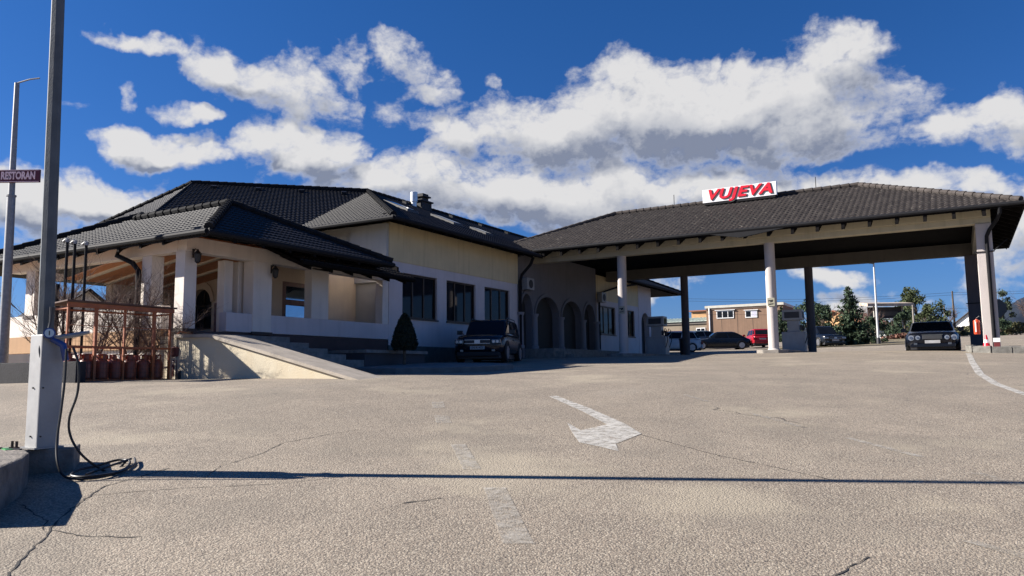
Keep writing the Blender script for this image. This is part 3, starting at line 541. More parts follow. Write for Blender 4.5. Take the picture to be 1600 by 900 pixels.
# ------------------------------------------------------------------ porch of the restaurant (part of the same building)
PZ = 5.19; PS = .48; px0, py0 = -15.9, 12.6
def pz(y): return PZ+PS*(y-py0)
k1 = 3.6
fr1 = [(px0, py0), (px0-k1, py0+k1), (-24.2, py0+k1), (-24.2, py0)]; fr2 = [(-24.2, py0), (-24.2, py0+k1), (-24.6, py0+4.1), (-28.7, py0)]
tiles('porch_roof', (0, py0), (1, 0), (0, 1), PZ, PS, -28.8, px0, 4.3, [fr1, fr2], TILE, RB)
tiles('porch_roof', (px0, 0), (0, 1), (-1, 0), PZ, PS, py0, 20.4, 3.8, [[(px0, py0), (px0, 19.8), (px0-k1, py0+k1)]], TILE, RB)
b = MB(); sheet(b, [(px0, 19.8, PZ-.02), (px0-k1, py0+k1, PZ+PS*k1-.02), (-24.2, py0+k1, PZ+PS*k1-.02), (-24.2, 19.8, PZ-.02)]); sheet(b, [(-24.6, py0+4.1, PZ+PS*4.1-.02), (-24.6, 22, PZ+PS*4.1-.02), (-21.1, 22, PZ-.02), (-24.2, py0+k1, PZ+PS*k1-.02)]); sheet(b, [(-24.6, py0+4.1, PZ+1.95), (-24.6, 22, PZ+1.95), (-28.7, 22, PZ-.02), (-28.7, py0, PZ-.02)]); pieces(b, 'porch_rear_roof', TILE, RB)
b = MB(); sheet(b, [(px0, py0, PZ-.05), (px0-k1, py0+k1, PZ+PS*k1-.05), (-24.6, py0+4.1, PZ+PS*4.1-.05), (-28.7, py0, PZ-.05)], .05); sheet(b, [(px0, py0, PZ-.05), (px0, 19.8, PZ-.05), (px0-k1, py0+k1, PZ+PS*k1-.05)], .05); pieces(b, 'porch_ceiling', CEIL, RB)
b = MB(); caps(b, (px0-.05, py0+.05, PZ+.1), (px0-k1, py0+k1, PZ+PS*k1+.1)); caps(b, (px0-k1, py0+k1, PZ+PS*k1+.1), (-24.2, py0+k1, PZ+PS*k1+.1)); caps(b, (px0, 19.8, PZ+.08), (px0-k1, py0+k1, PZ+PS*k1+.1)); caps(b, (-28.7, py0, PZ+.1), (-24.6, py0+4.1, PZ+PS*4.1+.1)); caps(b, (-24.6, py0+4.1, PZ+PS*4.1+.1), (-24.1, py0+3.6, PZ+PS*3.6+.1)); b.build('porch_ridge_tiles', RIDGE, RB, smooth=True)
b = MB(); b.tube([(px0+.02, py0-.06, PZ-.03), (-28.7, py0-.06, PZ-.0)], .075, 8); b.tube([(px0+.06, py0-.06, PZ-.05), (px0+.06, 19.8, PZ-.05)], .075, 8); b.box(px0-13, px0, py0-.01, py0+.02, PZ-.14, PZ); b.box(px0-.02, px0+.01, py0, 19.8, PZ-.14, PZ); b.build('porch_gutter', GUT, RB, smooth=True)
b = MB()
for x in np.arange(-29, -17, .95): b.obox((x, py0+.25, PZ-.02), (.045, 0, 0), (0, .28, .28*PS), (0, 0, .07))
for y in np.arange(13.4, 20.2, .95): b.obox((px0-.25, y, PZ-.02), (.28, 0, -.28*PS), (0, .045, 0), (0, 0, .07))
pieces(b, 'rafter_end', DWOOD, RB)
# beams, columns, parapets
b = MB(); b.box(-17.85, -17.5, 13.2, 21.6, 4.9, 5.30); b.build('porch_beam', PORCH, RB, bevel=.01); b = MB(); sheet(b, [(-17.9, 13.5, 5.42), (-17.9, 17.45, 5.42), (-23.5, 17.45, 4.62), (-23.5, 13.5, 4.62)], .04); b.build('sloped_ceiling', CEIL, RB)
for y in (13.9, 14.8, 15.7, 16.6):
    b = MB(); b.obox((-20.7, y, 4.97), (2.8, 0, .40), (0, .05, 0), (0, 0, .05)); b.build('ceiling_beam', wallmat('rafter_paint', (.62, .54, .42)), RB)
b = MB(); b.box(-26.0, -17.86, 13.2, 13.5, 4.9, 5.30); b.build('porch_beam', PORCH, RB, bevel=.01)
b = MB(); b.box(-24.5, -23.6, 13.25, 13.5, 4.55, 4.75); b.build('porch_rail_beam', PORCH, RB)
for (x0, x1, y0, y1, zb) in ((-17.9, -17.52, 13.18, 13.56, 2.85), (-19.38, -18.95, 13.22, 13.6, 3.5), (-25.1, -24.6, 13.2, 13.6, 3.5), (-17.9, -17.48, 15.45, 16.15, 2.85), (-18.35, -18.05, 14.9, 15.2, 2.8), (-18.3, -18.0, 15.35, 15.6, 2.8)):
    b = MB(); b.box(x0, x1, y0, y1, zb, 4.9); c = b.build('porch_column', PORCH, RB, bevel=.012)
    b = MB(); b.box(x0-.03, x1+.03, y0-.03, y1+.03, zb-.08, zb); b.build('column_foot', pm('brown_foot_paint', (.05, .035, .03)), c)
b = MB(); b.box(-17.8, -17.5, 14.55, 21.6, 2.82, 3.36); b.build('porch_parapet', LILAC, RB, bevel=.01)
b = MB(); b.box(-26.0, -18.4, 13.2, 13.45, 2.85, 3.5); b.build('porch_parapet', PORCH, RB, bevel=.01); b = MB(); b.box(-26.05, -18.4, 13.17, 13.45, 2.35, 2.85); b.build('porch_floor_edge', BAND, RB, label='tan painted floor edge')
b = MB(); b.box(-24.6, -17.5, 13.25, 13.5, .6, 2.35); b.build('porch_base_wall', PORCH, RB); b = MB(); b.box(-17.8, -17.52, 13.5, 21.6, .6, 2.80); b.build('porch_base_wall', pm('brown_base_paint', (.07, .045, .04), .8), RB, label='dark brown base wall')
b = MB(); b.box(-26.0, -17.6, 13.46, 21.6, 2.5, 2.78); b.build('porch_floor', CONC, RB)
b = MB(); b.box(-26.0, -25.75, 13.46, 21.6, 2.85, 3.5); b.build('porch_parapet', PORCH, RB)
b = MB(); b.box(-25.9, -25.5, 21.2, 21.6, 2.8, 6); b.build('porch_column', PORCH, RB)
b = MB(); b.box(-17.82, -17.5, 17.8, 18.55, 3.36, 4.98).box(-17.82, -17.5, 21.25, 21.58, 3.36, 5.6); pieces(b, 'porch_pilaster', PORCH, RB, bevel=.01)
# inner walls of the porch
b = MB(); wall(b, (0, 17.5), (1, 0), (0, -1), .25, [(-23.5, 2.78), (-19.2, 2.78), (-19.2, 5.9), (-23.5, 5.9)], [arch(-22.75, -21.8, 3.22, 4.1, 4.55)]); fixnormals(b.build('porch_inner_wall', INNER, RB))
b = MB(); b.box(-22.75, -21.8, 17.62, 17.66, 3.22, 4.6); w_ = b.build('arched_window', GLASS, RB); b = MB(); b.box(-22.30, -22.25, 17.57, 17.61, 3.24, 4.5).box(-22.74, -21.81, 17.57, 17.61, 3.95, 4.0).box(-22.75, -21.8, 17.4, 17.62, 3.18, 3.23); b.build('frame', FRAME, w_)
b = MB(); rg = arch(-22.9, -21.65, 3.22, 4.12, 4.80, 14)[2:]; sm = arch(-22.75, -21.8, 3.22, 4.1, 4.55, 14)[2:]
for i in range(len(rg)-1): b.extr([(sm[i][0], 17.49, sm[i][1]), (sm[i+1][0], 17.49, sm[i+1][1]), (rg[i+1][0], 17.49, rg[i+1][1]), (rg[i][0], 17.49, rg[i][1])], (0, -.05, 0))
fixnormals(b.build('arch_trim', INNER, RB))
b = MB(); b.box(-21.35, -21.1, 17.38, 17.49, 2.78, 5.5); b.build('porch_pilaster', INNER, RB)
b = MB(); b.box(-23.8, -23.5, 15.0, 17.75, 2.78, 5.95); b.build('porch_inner_wall', INNER, RB)
b = MB(); wall(b, (-19.0, 0), (0, 1), (1, 0), .2, rect(17.3, 21.55, 2.78, 5.6), [rect(18.0, 19.35, 2.9, 4.66)]); fixnormals(b.build('porch_inner_wall', INNER, RB))
f = MB(); x = -19.12; f.box(x, x+.1, 18.0, 18.18, 2.9, 4.66).box(x, x+.1, 19.2, 19.35, 2.9, 4.66).box(x, x+.1, 18.18, 19.2, 4.52, 4.66).box(x, x+.1, 18.18, 19.2, 3.9, 4.08); fr_ = f.build('door', DOORW, RB, label='brown wooden glazed door')
q = MB(); q.box(x+.03, x+.05, 18.18, 19.2, 2.95, 4.55); q.build('pane', pm('sky_blue_mirror_glass', (.25, .33, .42), .03, metal=.9), fr_)  # sky blue is painted into the mirror tint of the pane
b = MB(); b.box(-18.98, -18.94, 20.0, 21.3, 3.1, 4.9); b.build('recess_panel', INNER, RB)
b = MB()
for k in range(4): b.box(-19.5, -19.45, 15.75, 16.25, 2.85+k*.28, 2.9+k*.28)
b.box(-19.5, -19.44, 15.75, 15.82, 2.78, 3.8).box(-19.5, -19.44, 16.18, 16.25, 2.78, 3.8); b.build('wooden_gate', DOORW, RB)
b = MB(); b.box(-18.95, -18.9, 16.7, 17.1, 2.8, 3.6); b.build('menu_board', FRAME, RB)
def lantern(x, y, z, n):
    b = MB(); b.tube([(x, y, z), (x+n[0]*.1, y+n[1]*.1, z+.12), (x+n[0]*.2, y+n[1]*.2, z+.06)], .015, 6); b.obox((x+n[0]*.02, y+n[1]*.02, z), (.02, 0, 0), (0, .02, 0), (0, 0, .12)); o = b.build('wall_lantern', FRAME, RB)
    c = (x+n[0]*.2, y+n[1]*.2, z-.28); b = MB(); b.lathe(c, [(.03, 0), (.07, .04), (.095, .24), (.11, .25), (.03, .34), (.015, .38)], 8); b.build('lamp_glass', pm('lantern_iron', (.015, .015, .017), .5), o)
lantern(-17.5, 13.4, 4.85, (1, 0)); lantern(-17.5, 16.1, 4.72, (1, 0)); lantern(-23.5, 15.5, 4.1, (1, 0)); lantern(-17.5, 15.7, 4.9, (0, -1)) if False else None
b = MB(); b.tube([(-19.8, 12.84, 5.32), (-19.8, 12.84, 5.1), (-20.05, 12.9, 4.95), (-19.55, 13.05, 4.72), (-19.35, 13.1, 4.5), (-19.33, 13.12, 1.6)], .07, 10); b.build('porch_downpipe', GUT, RB, smooth=True)
# low pent roof over the terrace wall, between porch and main wall
tiles('pent_roof', (-16.1, 0), (0, 1), (-1, 0), 4.85, .42, 15.9, 21.2, 1.4, [[(-16.1, 15.9), (-16.1, 21.2), (-17.5, 21.2), (-17.5, 15.9)]], TILE, RB)
b = MB(); sheet(b, [(-16.1, 15.9, 4.82), (-16.1, 21.2, 4.82), (-17.55, 21.2, 5.42), (-17.55, 15.9, 5.42)], .10); b.tube([(-16.05, 15.9, 4.80), (-16.05, 21.2, 4.80)], .07, 8)
for y in np.arange(16.4, 21.3, .9): b.obox((-16.8, y, 4.97), (.6, 0, -.24), (0, .045, 0), (0, 0, .08))
b.build('pent_soffit', DWOOD, RB)
b = MB(); b.box(-19.2, -17.5, 21.45, 21.59, 4.9, 7.0); b.build('side_wall', wallmat('grey_render', (.46, .45, .42)), RB)

# terrace, steps and ramp in front of the porch
st = thing('entrance_steps', 'grey concrete entrance steps going down from the porch beside the ramp', 'steps', (-16.5, 15.6, 1.5))
ends = (16.6, 17.05, 17.5, 17.95, 18.4)
for k in range(5):
    b = MB(); b.box(-17.5 if k == 0 else -17.5+.33*k, -17.5+.33*(k+1), 13.57, ends[k], 1.2, 2.72-.17*k); b.build('step', CONC, st, bevel=.01)
tb = thing('terrace_planter', 'long low dark concrete planter ledge under the porch parapet', 'planter', (-16.6, 19.8, 1.5))
b = MB(); b.box(-17.48, -15.85, 18.42, 21.5, 1.2, 2.30); b.build('box', pm('dark_painted_concrete', (.06, .055, .06), .8), tb); b = MB(); b.box(-15.85, -15.75, 18.38, 21.55, 2.26, 2.36).box(-17.48, -15.85, 18.38, 18.42, 2.26, 2.36); b.build('coping', CONC, tb)
rp = thing('access_ramp', 'cream walled wheelchair ramp sloping down from the porch to the asphalt', 'ramp', (-14, 13, 1.5))
pr = [(-16.85, 2.62), (-15.6, 2.58), (-13.4, 2.07), (-11.0, 1.50), (-11.0, 1.0), (-16.85, 1.0)]
b = MB(); b.extr([(x, 12.55, z-.06) for x, z in pr], (0, .92, 0)); fixnormals(b.build('side_wall', RAMPC, rp))
b = MB(); b.extr([(-16.9, 12.48, 2.56), (-15.6, 12.48, 2.52), (-13.4, 12.48, 2.01), (-10.9, 12.48, 1.42), (-10.9, 12.48, 1.49), (-13.4, 12.48, 2.08), (-15.6, 12.48, 2.60), (-16.9, 12.48, 2.64)], (0, 1.02, 0)); fixnormals(b.build('deck', pm('pale_ramp_screed', (.34, .295, .24), .85, .2, 3, .3, 40), rp))
b = MB(); b.box(-17.5, -16.86, 12.52, 13.55, 1.0, 2.60); b.build('landing', RAMPC, rp)
kp = [(-14.6, 16.9), (-13.2, 16.6), (-11.9, 17.3), (-11.4, 18.7), (-11.6, 20.2), (-13.0, 21.2), (-15.6, 21.6), (-15.7, 17.3)]
kb = MB(); kb.prism(kp, 1.3, [gh(*p)+.17 for p in kp]); fixnormals(tag(kb.build('raised_kerb_island', pm('dark_kerb_concrete', (.16, .15, .14), .9, .2, 3, .3, 30), bevel=.03), 'low rounded dark concrete kerb island in front of the terrace', 'kerb'))

# ------------------------------------------------------------------ fuel canopy
FC = thing('fuel_canopy', 'large petrol station canopy with brown grey tiled hip roof on round white columns', 'canopy', (-6.5, 37, 2.3))
ye, yb = 31.45, 42.75; cz = 7.27; cs = .43; xr = 2.25; xl = -17.5
rid = 5.65; zt = cz+cs*rid
tiles('roof', (0, ye), (1, 0), (0, 1), cz, cs, -20.5, xr, rid, [[(xr, ye), (xr-rid, ye+rid), (-15.06, ye+rid), (-19.5, 33.25), (-18.0, ye)]], TILEC, FC, tw=.21)
tiles('roof', (xr, 0), (0, 1), (-1, 0), cz, cs, ye, yb, rid, [[(xr, ye), (xr, yb), (xr-rid, ye+rid)]], TILEC, FC, tw=.21)
b = MB(); sheet(b, [(xr, yb, cz), (xr-rid, ye+rid, zt), (-15.06, ye+rid, zt), (-20.5, yb, cz)]); sheet(b, [(-15.06, ye+rid, zt), (-20.5, yb, cz), (-20.5, ye, cz), (-18.9, 33.3, cz+.68)]); pieces(b, 'rear_roof', TILEC, FC)
b = MB(); e_ = .04
sheet(b, [(xr, ye, cz-e_), (xr-rid, ye+rid, zt-e_), (-15.06, ye+rid, zt-e_), (-19.4, 33.3, cz+.65), (-17.9, ye, cz-e_)], .07); sheet(b, [(xr, ye, cz-e_), (xr, yb, cz-e_), (xr-rid, ye+rid, zt-e_)], .07); sheet(b, [(xr, yb, cz-e_), (-17.4, yb, cz-e_), (-15.06, ye+rid, zt-e_), (xr-rid, ye+rid, zt-e_)], .07)
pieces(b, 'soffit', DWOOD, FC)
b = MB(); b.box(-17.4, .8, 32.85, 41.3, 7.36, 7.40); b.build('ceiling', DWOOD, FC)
b = MB(); caps(b, (xr-.05, ye+.05, cz+.1), (xr-rid, ye+rid, zt+.1)); caps(b, (xr-rid, ye+rid, zt+.1), (-15.06, ye+rid, zt+.1)); caps(b, (xr-.05, yb-.05, cz+.1), (xr-rid, ye+rid, zt+.1)); caps(b, (-15.06, ye+rid, zt+.1), (-18.9, 33.3, cz+.78)); b.build('ridge_tiles', RIDGEC, FC, smooth=True)
b = MB(); b.tube([(-16.9, ye-.06, cz-.03), (xr+.06, ye-.06, cz-.03), (xr+.06, yb+.06, cz-.03)], .075, 8); b.build('gutter', GUT, FC, smooth=True)
b = MB(); b.box(-17, xr-.02, ye-.005, ye+.02, cz-.15, cz); b.box(xr-.02, xr+.01, ye+.02, yb, cz-.15, cz); pieces(b, 'fascia', DWOOD, FC)
x = -16.4
while x < 2.0:
    b = MB(); b.obox((x, ye+.40, cz+.40*cs-.24), (.06, 0, 0), (0, .42, .42*cs), (0, 0, .13)); b.build('rafter', DWOOD, FC); x += .92
y = 32.3
while y < 42.3:
    b = MB(); b.obox((xr-.45, y, cz+.45*cs-.17), (.47, 0, -.47*cs), (0, .055, 0), (0, 0, .085)); b.build('rafter', DWOOD, FC); y += .92
b = MB(); b.extr([(-8.6, ye-.12, cz-.1), (-7.4, ye-.13, cz-.33), (-7.2, ye-.12, cz-.33), (-5.6, ye-.10, cz-.1)], (0, .05, 0)); fixnormals(b.build('loose_flashing', GUT, FC))
b = MB(); b.box(-17.46, 1.3, 32.35, 32.85, 7.02, 7.46).box(-17.46, 1.3, 32.40, 32.80, 6.80, 7.02); b.build('front_beam', BEAM, FC, bevel=.015)
b = MB(); b.box(-17.46, 1.3, 41.3, 41.75, 6.80, 7.46); b.build('rear_beam', wallmat('shaded_beam_paint', (.17, .155, .13)), FC)  # rear beam colour darkened to carry the shade under the canopy
b = MB(); b.box(.82, 1.28, 32.86, 41.29, 6.80, 7.44); b.build('end_beam', BEAM, FC)
def ccol(x, y, mat=COLM):
    z = gh(x, y); b = MB(); b.lathe((x, y, z-.1), [(.26, 0), (.26, .22), (.205, .28), (.205, 6.80-z+.1)], 24); return b.build('column', mat, FC, smooth=True)
COLM_SHADED = wallmat('shaded_column_paint', (.12, .11, .12)); c1 = ccol(-13.0, 32.6); c2 = ccol(-6.5, 32.6); c3 = ccol(-12.9, 41.5, COLM_SHADED); c4 = ccol(-6.4, 41.5, COLM_SHADED)  # rear columns: canopy shade put into a darker copy of the column colour
NOTE = pm('paper_notice', (.62, .62, .60), .6); INK = pm('black_ink', (.02, .02, .02), .6)
for c, (x, y) in ((c1, (-13.0, 32.6)), (c2, (-6.5, 32.6))):
    d = Vector((-x*.35, -y)).normalized(); t_ = Vector((-d.y, d.x)); q = Vector((x, y)) + d*.2
    b = MB(); b.obox((q.x+d.x*.015, q.y+d.y*.015, 4.35), (t_.x*.14, t_.y*.14, 0), (d.x*.012, d.y*.012, 0), (0, 0, .17)); n_ = b.build('notice', NOTE, c)
    b = MB(); cc = q+d*.03
    for (u, v, a, h) in ((-.03, .06, .08, .018), (.02, .03, .05, .03), (.05, .07, .03, .015), (0, -.07, .10, .008), (-.01, -.10, .09, .008)):
        b.obox((cc.x+t_.x*u, cc.y+t_.y*u, 4.35+v), (t_.x*a, t_.y*a, .012), (d.x*.002, d.y*.002, 0), (0, 0, h))
    b.build('notice_print', INK, n_)
b = MB(); b.box(.80, 1.3, 32.36, 32.84, 2.0, 6.79); b.build('corner_post', COLM, FC, bevel=.012)
b = MB(); b.box(.50, 1.05, 41.2, 41.7, 2.1, 6.79); b.build('corner_post', COLM_SHADED, FC, bevel=.012)
b = MB(); b.extr([(.84, 32.5, 6.8), (.84, 32.5, 6.35), (-.0, 32.5, 6.8)], (0, .2, 0)); 
b = MB(); b.tube([(1.55, ye-.02, 7.2), (1.55, ye+.02, 7.0), (1.45, 31.9, 6.8), (1.22, 32.15, 6.5), (1.13, 32.27, 6.3), (1.12, 32.28, 6.1), (1.12, 32.28, 2.3)], .065, 10)
b.build('downpipe', GUT, FC, smooth=True)
for z, nm in ((5.75, 'clamp_band'), (4.55, 'clamp_band')):
    b = MB(); yy = 32.34 if z > 5 else 41.18; xx0, xx1 = (.70, 1.34) if z > 5 else (.44, 1.1); b.box(xx0, xx1, yy-.01, yy+.015, z-.02, z+.02); b.build(nm, GUT, FC)
b = MB(); b.tube([(1.3, 32.33, 5.75), (1.75, 32.33, 6.15)], .02, 6); b.build('bracket_arm', GUT, FC)
# islands, pumps
for x in (-6.45, -12.95):
    b = MB(); b.prism([(x-.6, 31.95), (x-.3, 31.7), (x+.3, 31.7), (x+.6, 31.95), (x+.6, 42), (x-.6, 42)], 1.8, [gh(x, 31.9)+.13]*4+[gh(x, 42)+.13]*2); 
    fixnormals(tag(b.build('pump_island', CONC, bevel=.02), 'long concrete kerbed pump island under the canopy, ' + ('nearer the road' if x > -10 else 'nearer the arcade'), 'island', 'pump islands'))
PG = pm('pump_grey_panel', (.30, .31, .32), .4, .08, 3); PD = pm('pump_dark_panel', (.03, .03, .035), .5)
def pump(x, y, rz, label):
    z = gh(x, y)+.12; t = thing('fuel_pump', label, 'fuel pump', (x, y, z), rz, 'fuel pumps')
    MB().box(-.5, .5, -.3, .3, 0, .9).build('base_cabinet', PG, t, world=False, bevel=.015)
    MB().box(-.26, .26, -.2, .2, .9, 1.42).build('neck', PG, t, world=False, bevel=.01)
    h = MB().box(-.45, .42, -.3, .3, 1.42, 1.9).build('display_head', PG, t, world=False, bevel=.02)
    MB().box(.425, .43, -.2, .2, 1.5, 1.8).build('screen', GLASS, h, world=False); MB().box(-.35, .3, -.31, -.302, 1.52, 1.80).build('screen', PD, h, world=False)
    MB().box(-.4, .4, -.306, -.302, .15, .8).build('door_panel', pm('pump_panel_light', (.30, .32, .34), .4), t, world=False)
    for s in (-1, 1):
        q = MB(); q.tube([(.38, s*.22, .95), (.5, s*.3, 1.3), (.58, s*.32, 1.2), (.62, s*.3, .7), (.5, s*.28, .35)], .02, 8); q.build('hose', BLACK, t, world=False, smooth=True)
        MB().box(.30, .40, s*.22-.04, s*.22+.04, .95, 1.2).build('nozzle', PD, t, world=False, bevel=.01)
    q = MB().box(.502, .506, -.25, .25, .1, .8); q.build('side_panel', pm('pump_side_metal', (.3, .3, .3), .4), t, world=False)
    return t
pump(-6.45, 37.0, 0, 'grey fuel pump standing just right of the middle round column'); pump(-12.95, 37.0, 0, 'grey fuel pump beside the far arched porch, left of the two')
# sign on the ridge
def text(s, size, mat, parent, M4, name, ext=.01, off=0, shear=0, sp=1.0):
    c = bpy.data.curves.new('t', 'FONT'); c.body = s; c.size = size; c.extrude = ext; c.offset = off; c.shear = shear; c.space_character = sp; c.align_x = 'CENTER'; c.align_y = 'CENTER'; c.resolution_u = 4
    o = bpy.data.objects.new('t', c); COL.objects.link(o); dg = bpy.context.evaluated_depsgraph_get(); me = bpy.data.meshes.new_from_object(o.evaluated_get(dg)); bpy.data.objects.remove(o)
    me.transform(M4); me.materials.clear(); me.materials.append(mat); me.name = name
    t = bpy.data.objects.new(name, me); COL.objects.link(t); t.parent = parent
    off_ = ORG[parent.name]; ORG[t.name] = off_
    if True: me.transform(Matrix.Translation(-off_))
    return t
VS = thing('roof_sign', 'white roof sign reading VUJEVA in slanted red letters on the canopy ridge', 'sign', (-8.55, 36.6, 9.6))
MB().box(-10.28, -6.83, 36.5, 36.72, 9.66, 10.30).build('board', pm('sign_white', (.85, .84, .84), .4, .03), VS, bevel=.01)
MB().box(-10.2, -6.9, 36.52, 36.7, 9.55, 9.66).build('support_rail', GUT, VS)
RX = Matrix(((1, 0, 0, 0), (0, 0, -1, 0), (0, 1, 0, 0), (0, 0, 0, 1)))
for dx, dz, dy, mat, nm in ((.035, -.03, 36.49, pm('letter_shadow_grey', (.07, .075, .07), .6), 'letter_shadow'), (-.02, .015, 36.475, RED, 'letters')):
    T_ = Matrix.Translation((-8.555+dx, dy, 9.98+dz)) @ Matrix.Diagonal((1.36, 1, 1.08, 1)) @ RX
    text('VUJEVA', .62, mat, VS, T_, nm, .008, .022, .28, 1.12)
for x, lb in ((-11.9, 'left of the red lettered sign'), (-5.2, 'right of the red lettered sign')):
    b = MB(); b.tube([(x, 37.1, 9.6), (x, 37.1, 10.4)], .016, 6); tag(b.build('lightning_rod', GUT), 'thin dark lightning rod on the canopy ridge, '+lb, 'lightning rod', 'lightning rods')

# ------------------------------------------------------------------ corner island with post things
b = MB(); ip = [(.30, 31.9), (.45, 31.45), (1.0, 31.2), (2.2, 31.2), (6.5, 31.6), (6.6, 33.4), (2.0, 34.5), (.5, 34.2), (.28, 33.0)]
ki = thing('kerb_island', 'weathered grey stone kerbed island under the right canopy post', 'kerb', (2, 32.5, 2.1))
b.prism(ip, 1.7, [gh(*p)+.19 for p in ip]); fixnormals(b.build('fill', CONC, ki))
STONE = pm('kerb_stone', (0.150, 0.143, 0.128), .9, .35, 6, .6, 30)
for i in range(len(ip)):
    a = Vector(ip[i]); c = Vector(ip[(i+1) % len(ip)]); Ln = (c-a).length; n = max(1, round(Ln/.62)); d = (c-a)/n; nn = Vector((d.y, -d.x)).normalized()*.06
    for k in range(n):
        p = a+d*k; q = a+d*(k+.95); z = gh(*p); b = MB(); b.prism([p+nn, q+nn, q-nn*1.5, p-nn*1.5], z-.15, z+.215); fixnormals(b.build('kerb_stone', STONE, ki, bevel=.012))
z0 = gh(1, 32)+.19
ext = thing('fire_extinguisher', 'red fire extinguisher cabinet hanging on the right canopy post', 'fire extinguisher', (.62, 32.5, 2.85))
b = MB(); b.lathe((.62, 32.5, 2.80), [(.09, 0), (.105, .02), (.105, .47), (.095, .50), (.04, .52), (.03, .55)], 18); b.build('cylinder', pm('orange_red_paint', (.60, .06, .02), .35, .1), ext, smooth=True)
b = MB(); b.box(.56, .60, 32.36, 32.375, 2.88, 3.25); b.build('label_strip', WHITE, ext); b = MB(); b.box(.72, .80, 32.45, 32.55, 2.95, 3.2).tube([(.62, 32.5, 3.38), (.72, 32.48, 3.45)], .015, 6); b.build('bracket', PD, ext)
tcn = thing('traffic_cone', 'red and white traffic cone on the kerb island beside the post', 'traffic cone', (.86, 31.85, z0))
b = MB(); b.box(.70, 1.02, 31.69, 32.01, z0, z0+.03); b.build('base', RED, tcn)
for z_, z2_, m_ in ((.03, .14, RED), (.14, .25, WHITE), (.25, .42, RED)):
    r = lambda z: .12-.22*z; b = MB(); b.lathe((.86, 31.85, z0+z_), [(r(z_), 0), (r(z2_), z2_-z_)], 16); b.build('cone_band', m_, tcn, smooth=True)
bo = thing('bollard', 'short dark red bollard with white top beside the traffic cone', 'bollard', (1.17, 31.8, z0))
b = MB(); b.box(1.08, 1.26, 31.72, 31.88, z0, z0+.16); b.build('body', pm('dark_red_paint', (.13, .02, .02), .5), bo); b = MB(); b.box(1.07, 1.27, 31.71, 31.89, z0+.16, z0+.30); b.build('cap', WHITE, bo)
oc = thing('stop_sign', 'back of an octagonal road sign behind the right canopy post', 'road sign', (1.50, 39.0, 2.3))
pts = [(1.50-.42*math.cos(R(22.5+45*i)), 39.0, 4.13+.42*math.sin(R(22.5+45*i))) for i in range(8)]
b = MB(); b.extr(pts, (-.01, .02, 0)); fixnormals(b.build('plate', pm('sign_back_grey', (.06, .07, .08), .5), oc)); b = MB(); b.tube([(1.50, 39.05, 2.2), (1.50, 39.05, 4.4)], .03, 8); b.build('post', STEELD, oc)

# ------------------------------------------------------------------ foreground: plinth, pole, air cabinet, hoses
zg = gh(-7.2, 4.2)
fd = Vector((.5*1.0, -.866)).normalized()     # plinth faces the eye
ex_ = Vector((.61, .79, 0)); ey_ = Vector((.79, -.61, 0)); cpl = Vector((-7.33, 4.20, zg))
pc = cpl + Vector((-.055, .03, 0))
b = MB(); b.obox(pc+Vector((.0, 0, .08))-ex_*.05, ex_*.25, ey_*.24, (0, 0, .21)); tag(b.build('pole_plinth', pm('plinth_concrete', (.20, .18, .155), .92, .3, 6, .7, 45), bevel=.012), 'rough concrete plinth carrying the steel pole and air cabinet', 'plinth')
zp = zg+.29
PB = Vector((-7.34, 4.075, zp)); PTp = Vector((-7.452, 4.018, 8.2))
lp = thing('street_pole', 'tall octagonal galvanised steel pole in the left foreground', 'pole', tuple(PB))
b = MB(); b.tube([PB, PTp], [.078, .052], 8); b.build('shaft', STEELD, lp)
b = MB(); b.obox(PB+Vector((0, 0, .01)), (.14, 0, 0), (0, .14, 0), (0, 0, .008)); b.build('base_plate', STEEL, lp)
ca = thing('air_cabinet', 'grey sheet metal tyre air cabinet at the foot of the pole with gauge and hoses', 'cabinet', (-7.27, 4.04, zp))
cx0, cx1, cy0, cy1 = -7.425, -7.225, 3.965, 4.165
b = MB(); b.box(cx0, cx1, cy0, cy1, zp, zp+1.09); b.build('casing', CABM, ca, bevel=.006)
b = MB(); b.box(cx1+.001, cx1+.006, cy0+.0, cy1+.01, zp+.02, zp+1.085); b.build('door_panel', pm('grey_door_metal', (.25, .245, .24), .5, .06, 3, .04, 12, metal=.1, col2=(.33, .325, .315)), ca)
for zz in (.12, .58):
    for yy in (cy0+.03,): b = MB(); b.tube([(cx1, yy, zp+zz), (cx1+.014, yy, zp+zz)], .008, 8); b.build('screw', BLACK, ca)
    b = MB(); b.tube([(cx1-.1, cy0, zp+zz), (cx1-.1, cy0-.012, zp+zz)], .008, 8); b.build('screw', BLACK, ca)
ga = MB(); gc = Vector((cx1+.02, 4.02, zp+1.10)); dv = Vector((.87, -.5, .05)).normalized()
ga.tube([gc, gc+dv*.05], .052, 20); go_ = ga.build('pressure_gauge', BLUEP, ca, smooth=True)
b = MB(); b.tube([gc+dv*.05, gc+dv*.053], .040, 20); b.build('dial', pm('gauge_dial', (.45, .55, .60), .3), go_); b = MB(); b.obox(gc+dv*.055, Vector((.004, .003, 0)), dv*.001, (0, 0, .022)); b.build('needle', INK, go_)
hd = Vector((.5, .866, 0))
b = MB(); b.tube([gc+hd*.02+Vector((0, 0, -.05)), gc+hd*.12+Vector((0, 0, -.11)), gc+hd*.15+Vector((0, 0, -.26))], [.028, .034, .030], 10); b.build('inflator_grip', BLUEP, ca, smooth=True)
b = MB(); b.tube([gc+hd*.05+Vector((0, 0, -.04)), gc+hd*.22+Vector((0, 0, -.01)), gc+hd*.34+Vector((0, 0, .02))], [.020, .024, .016], 8); b.build('inflator_lever', STEEL, ca, smooth=True)
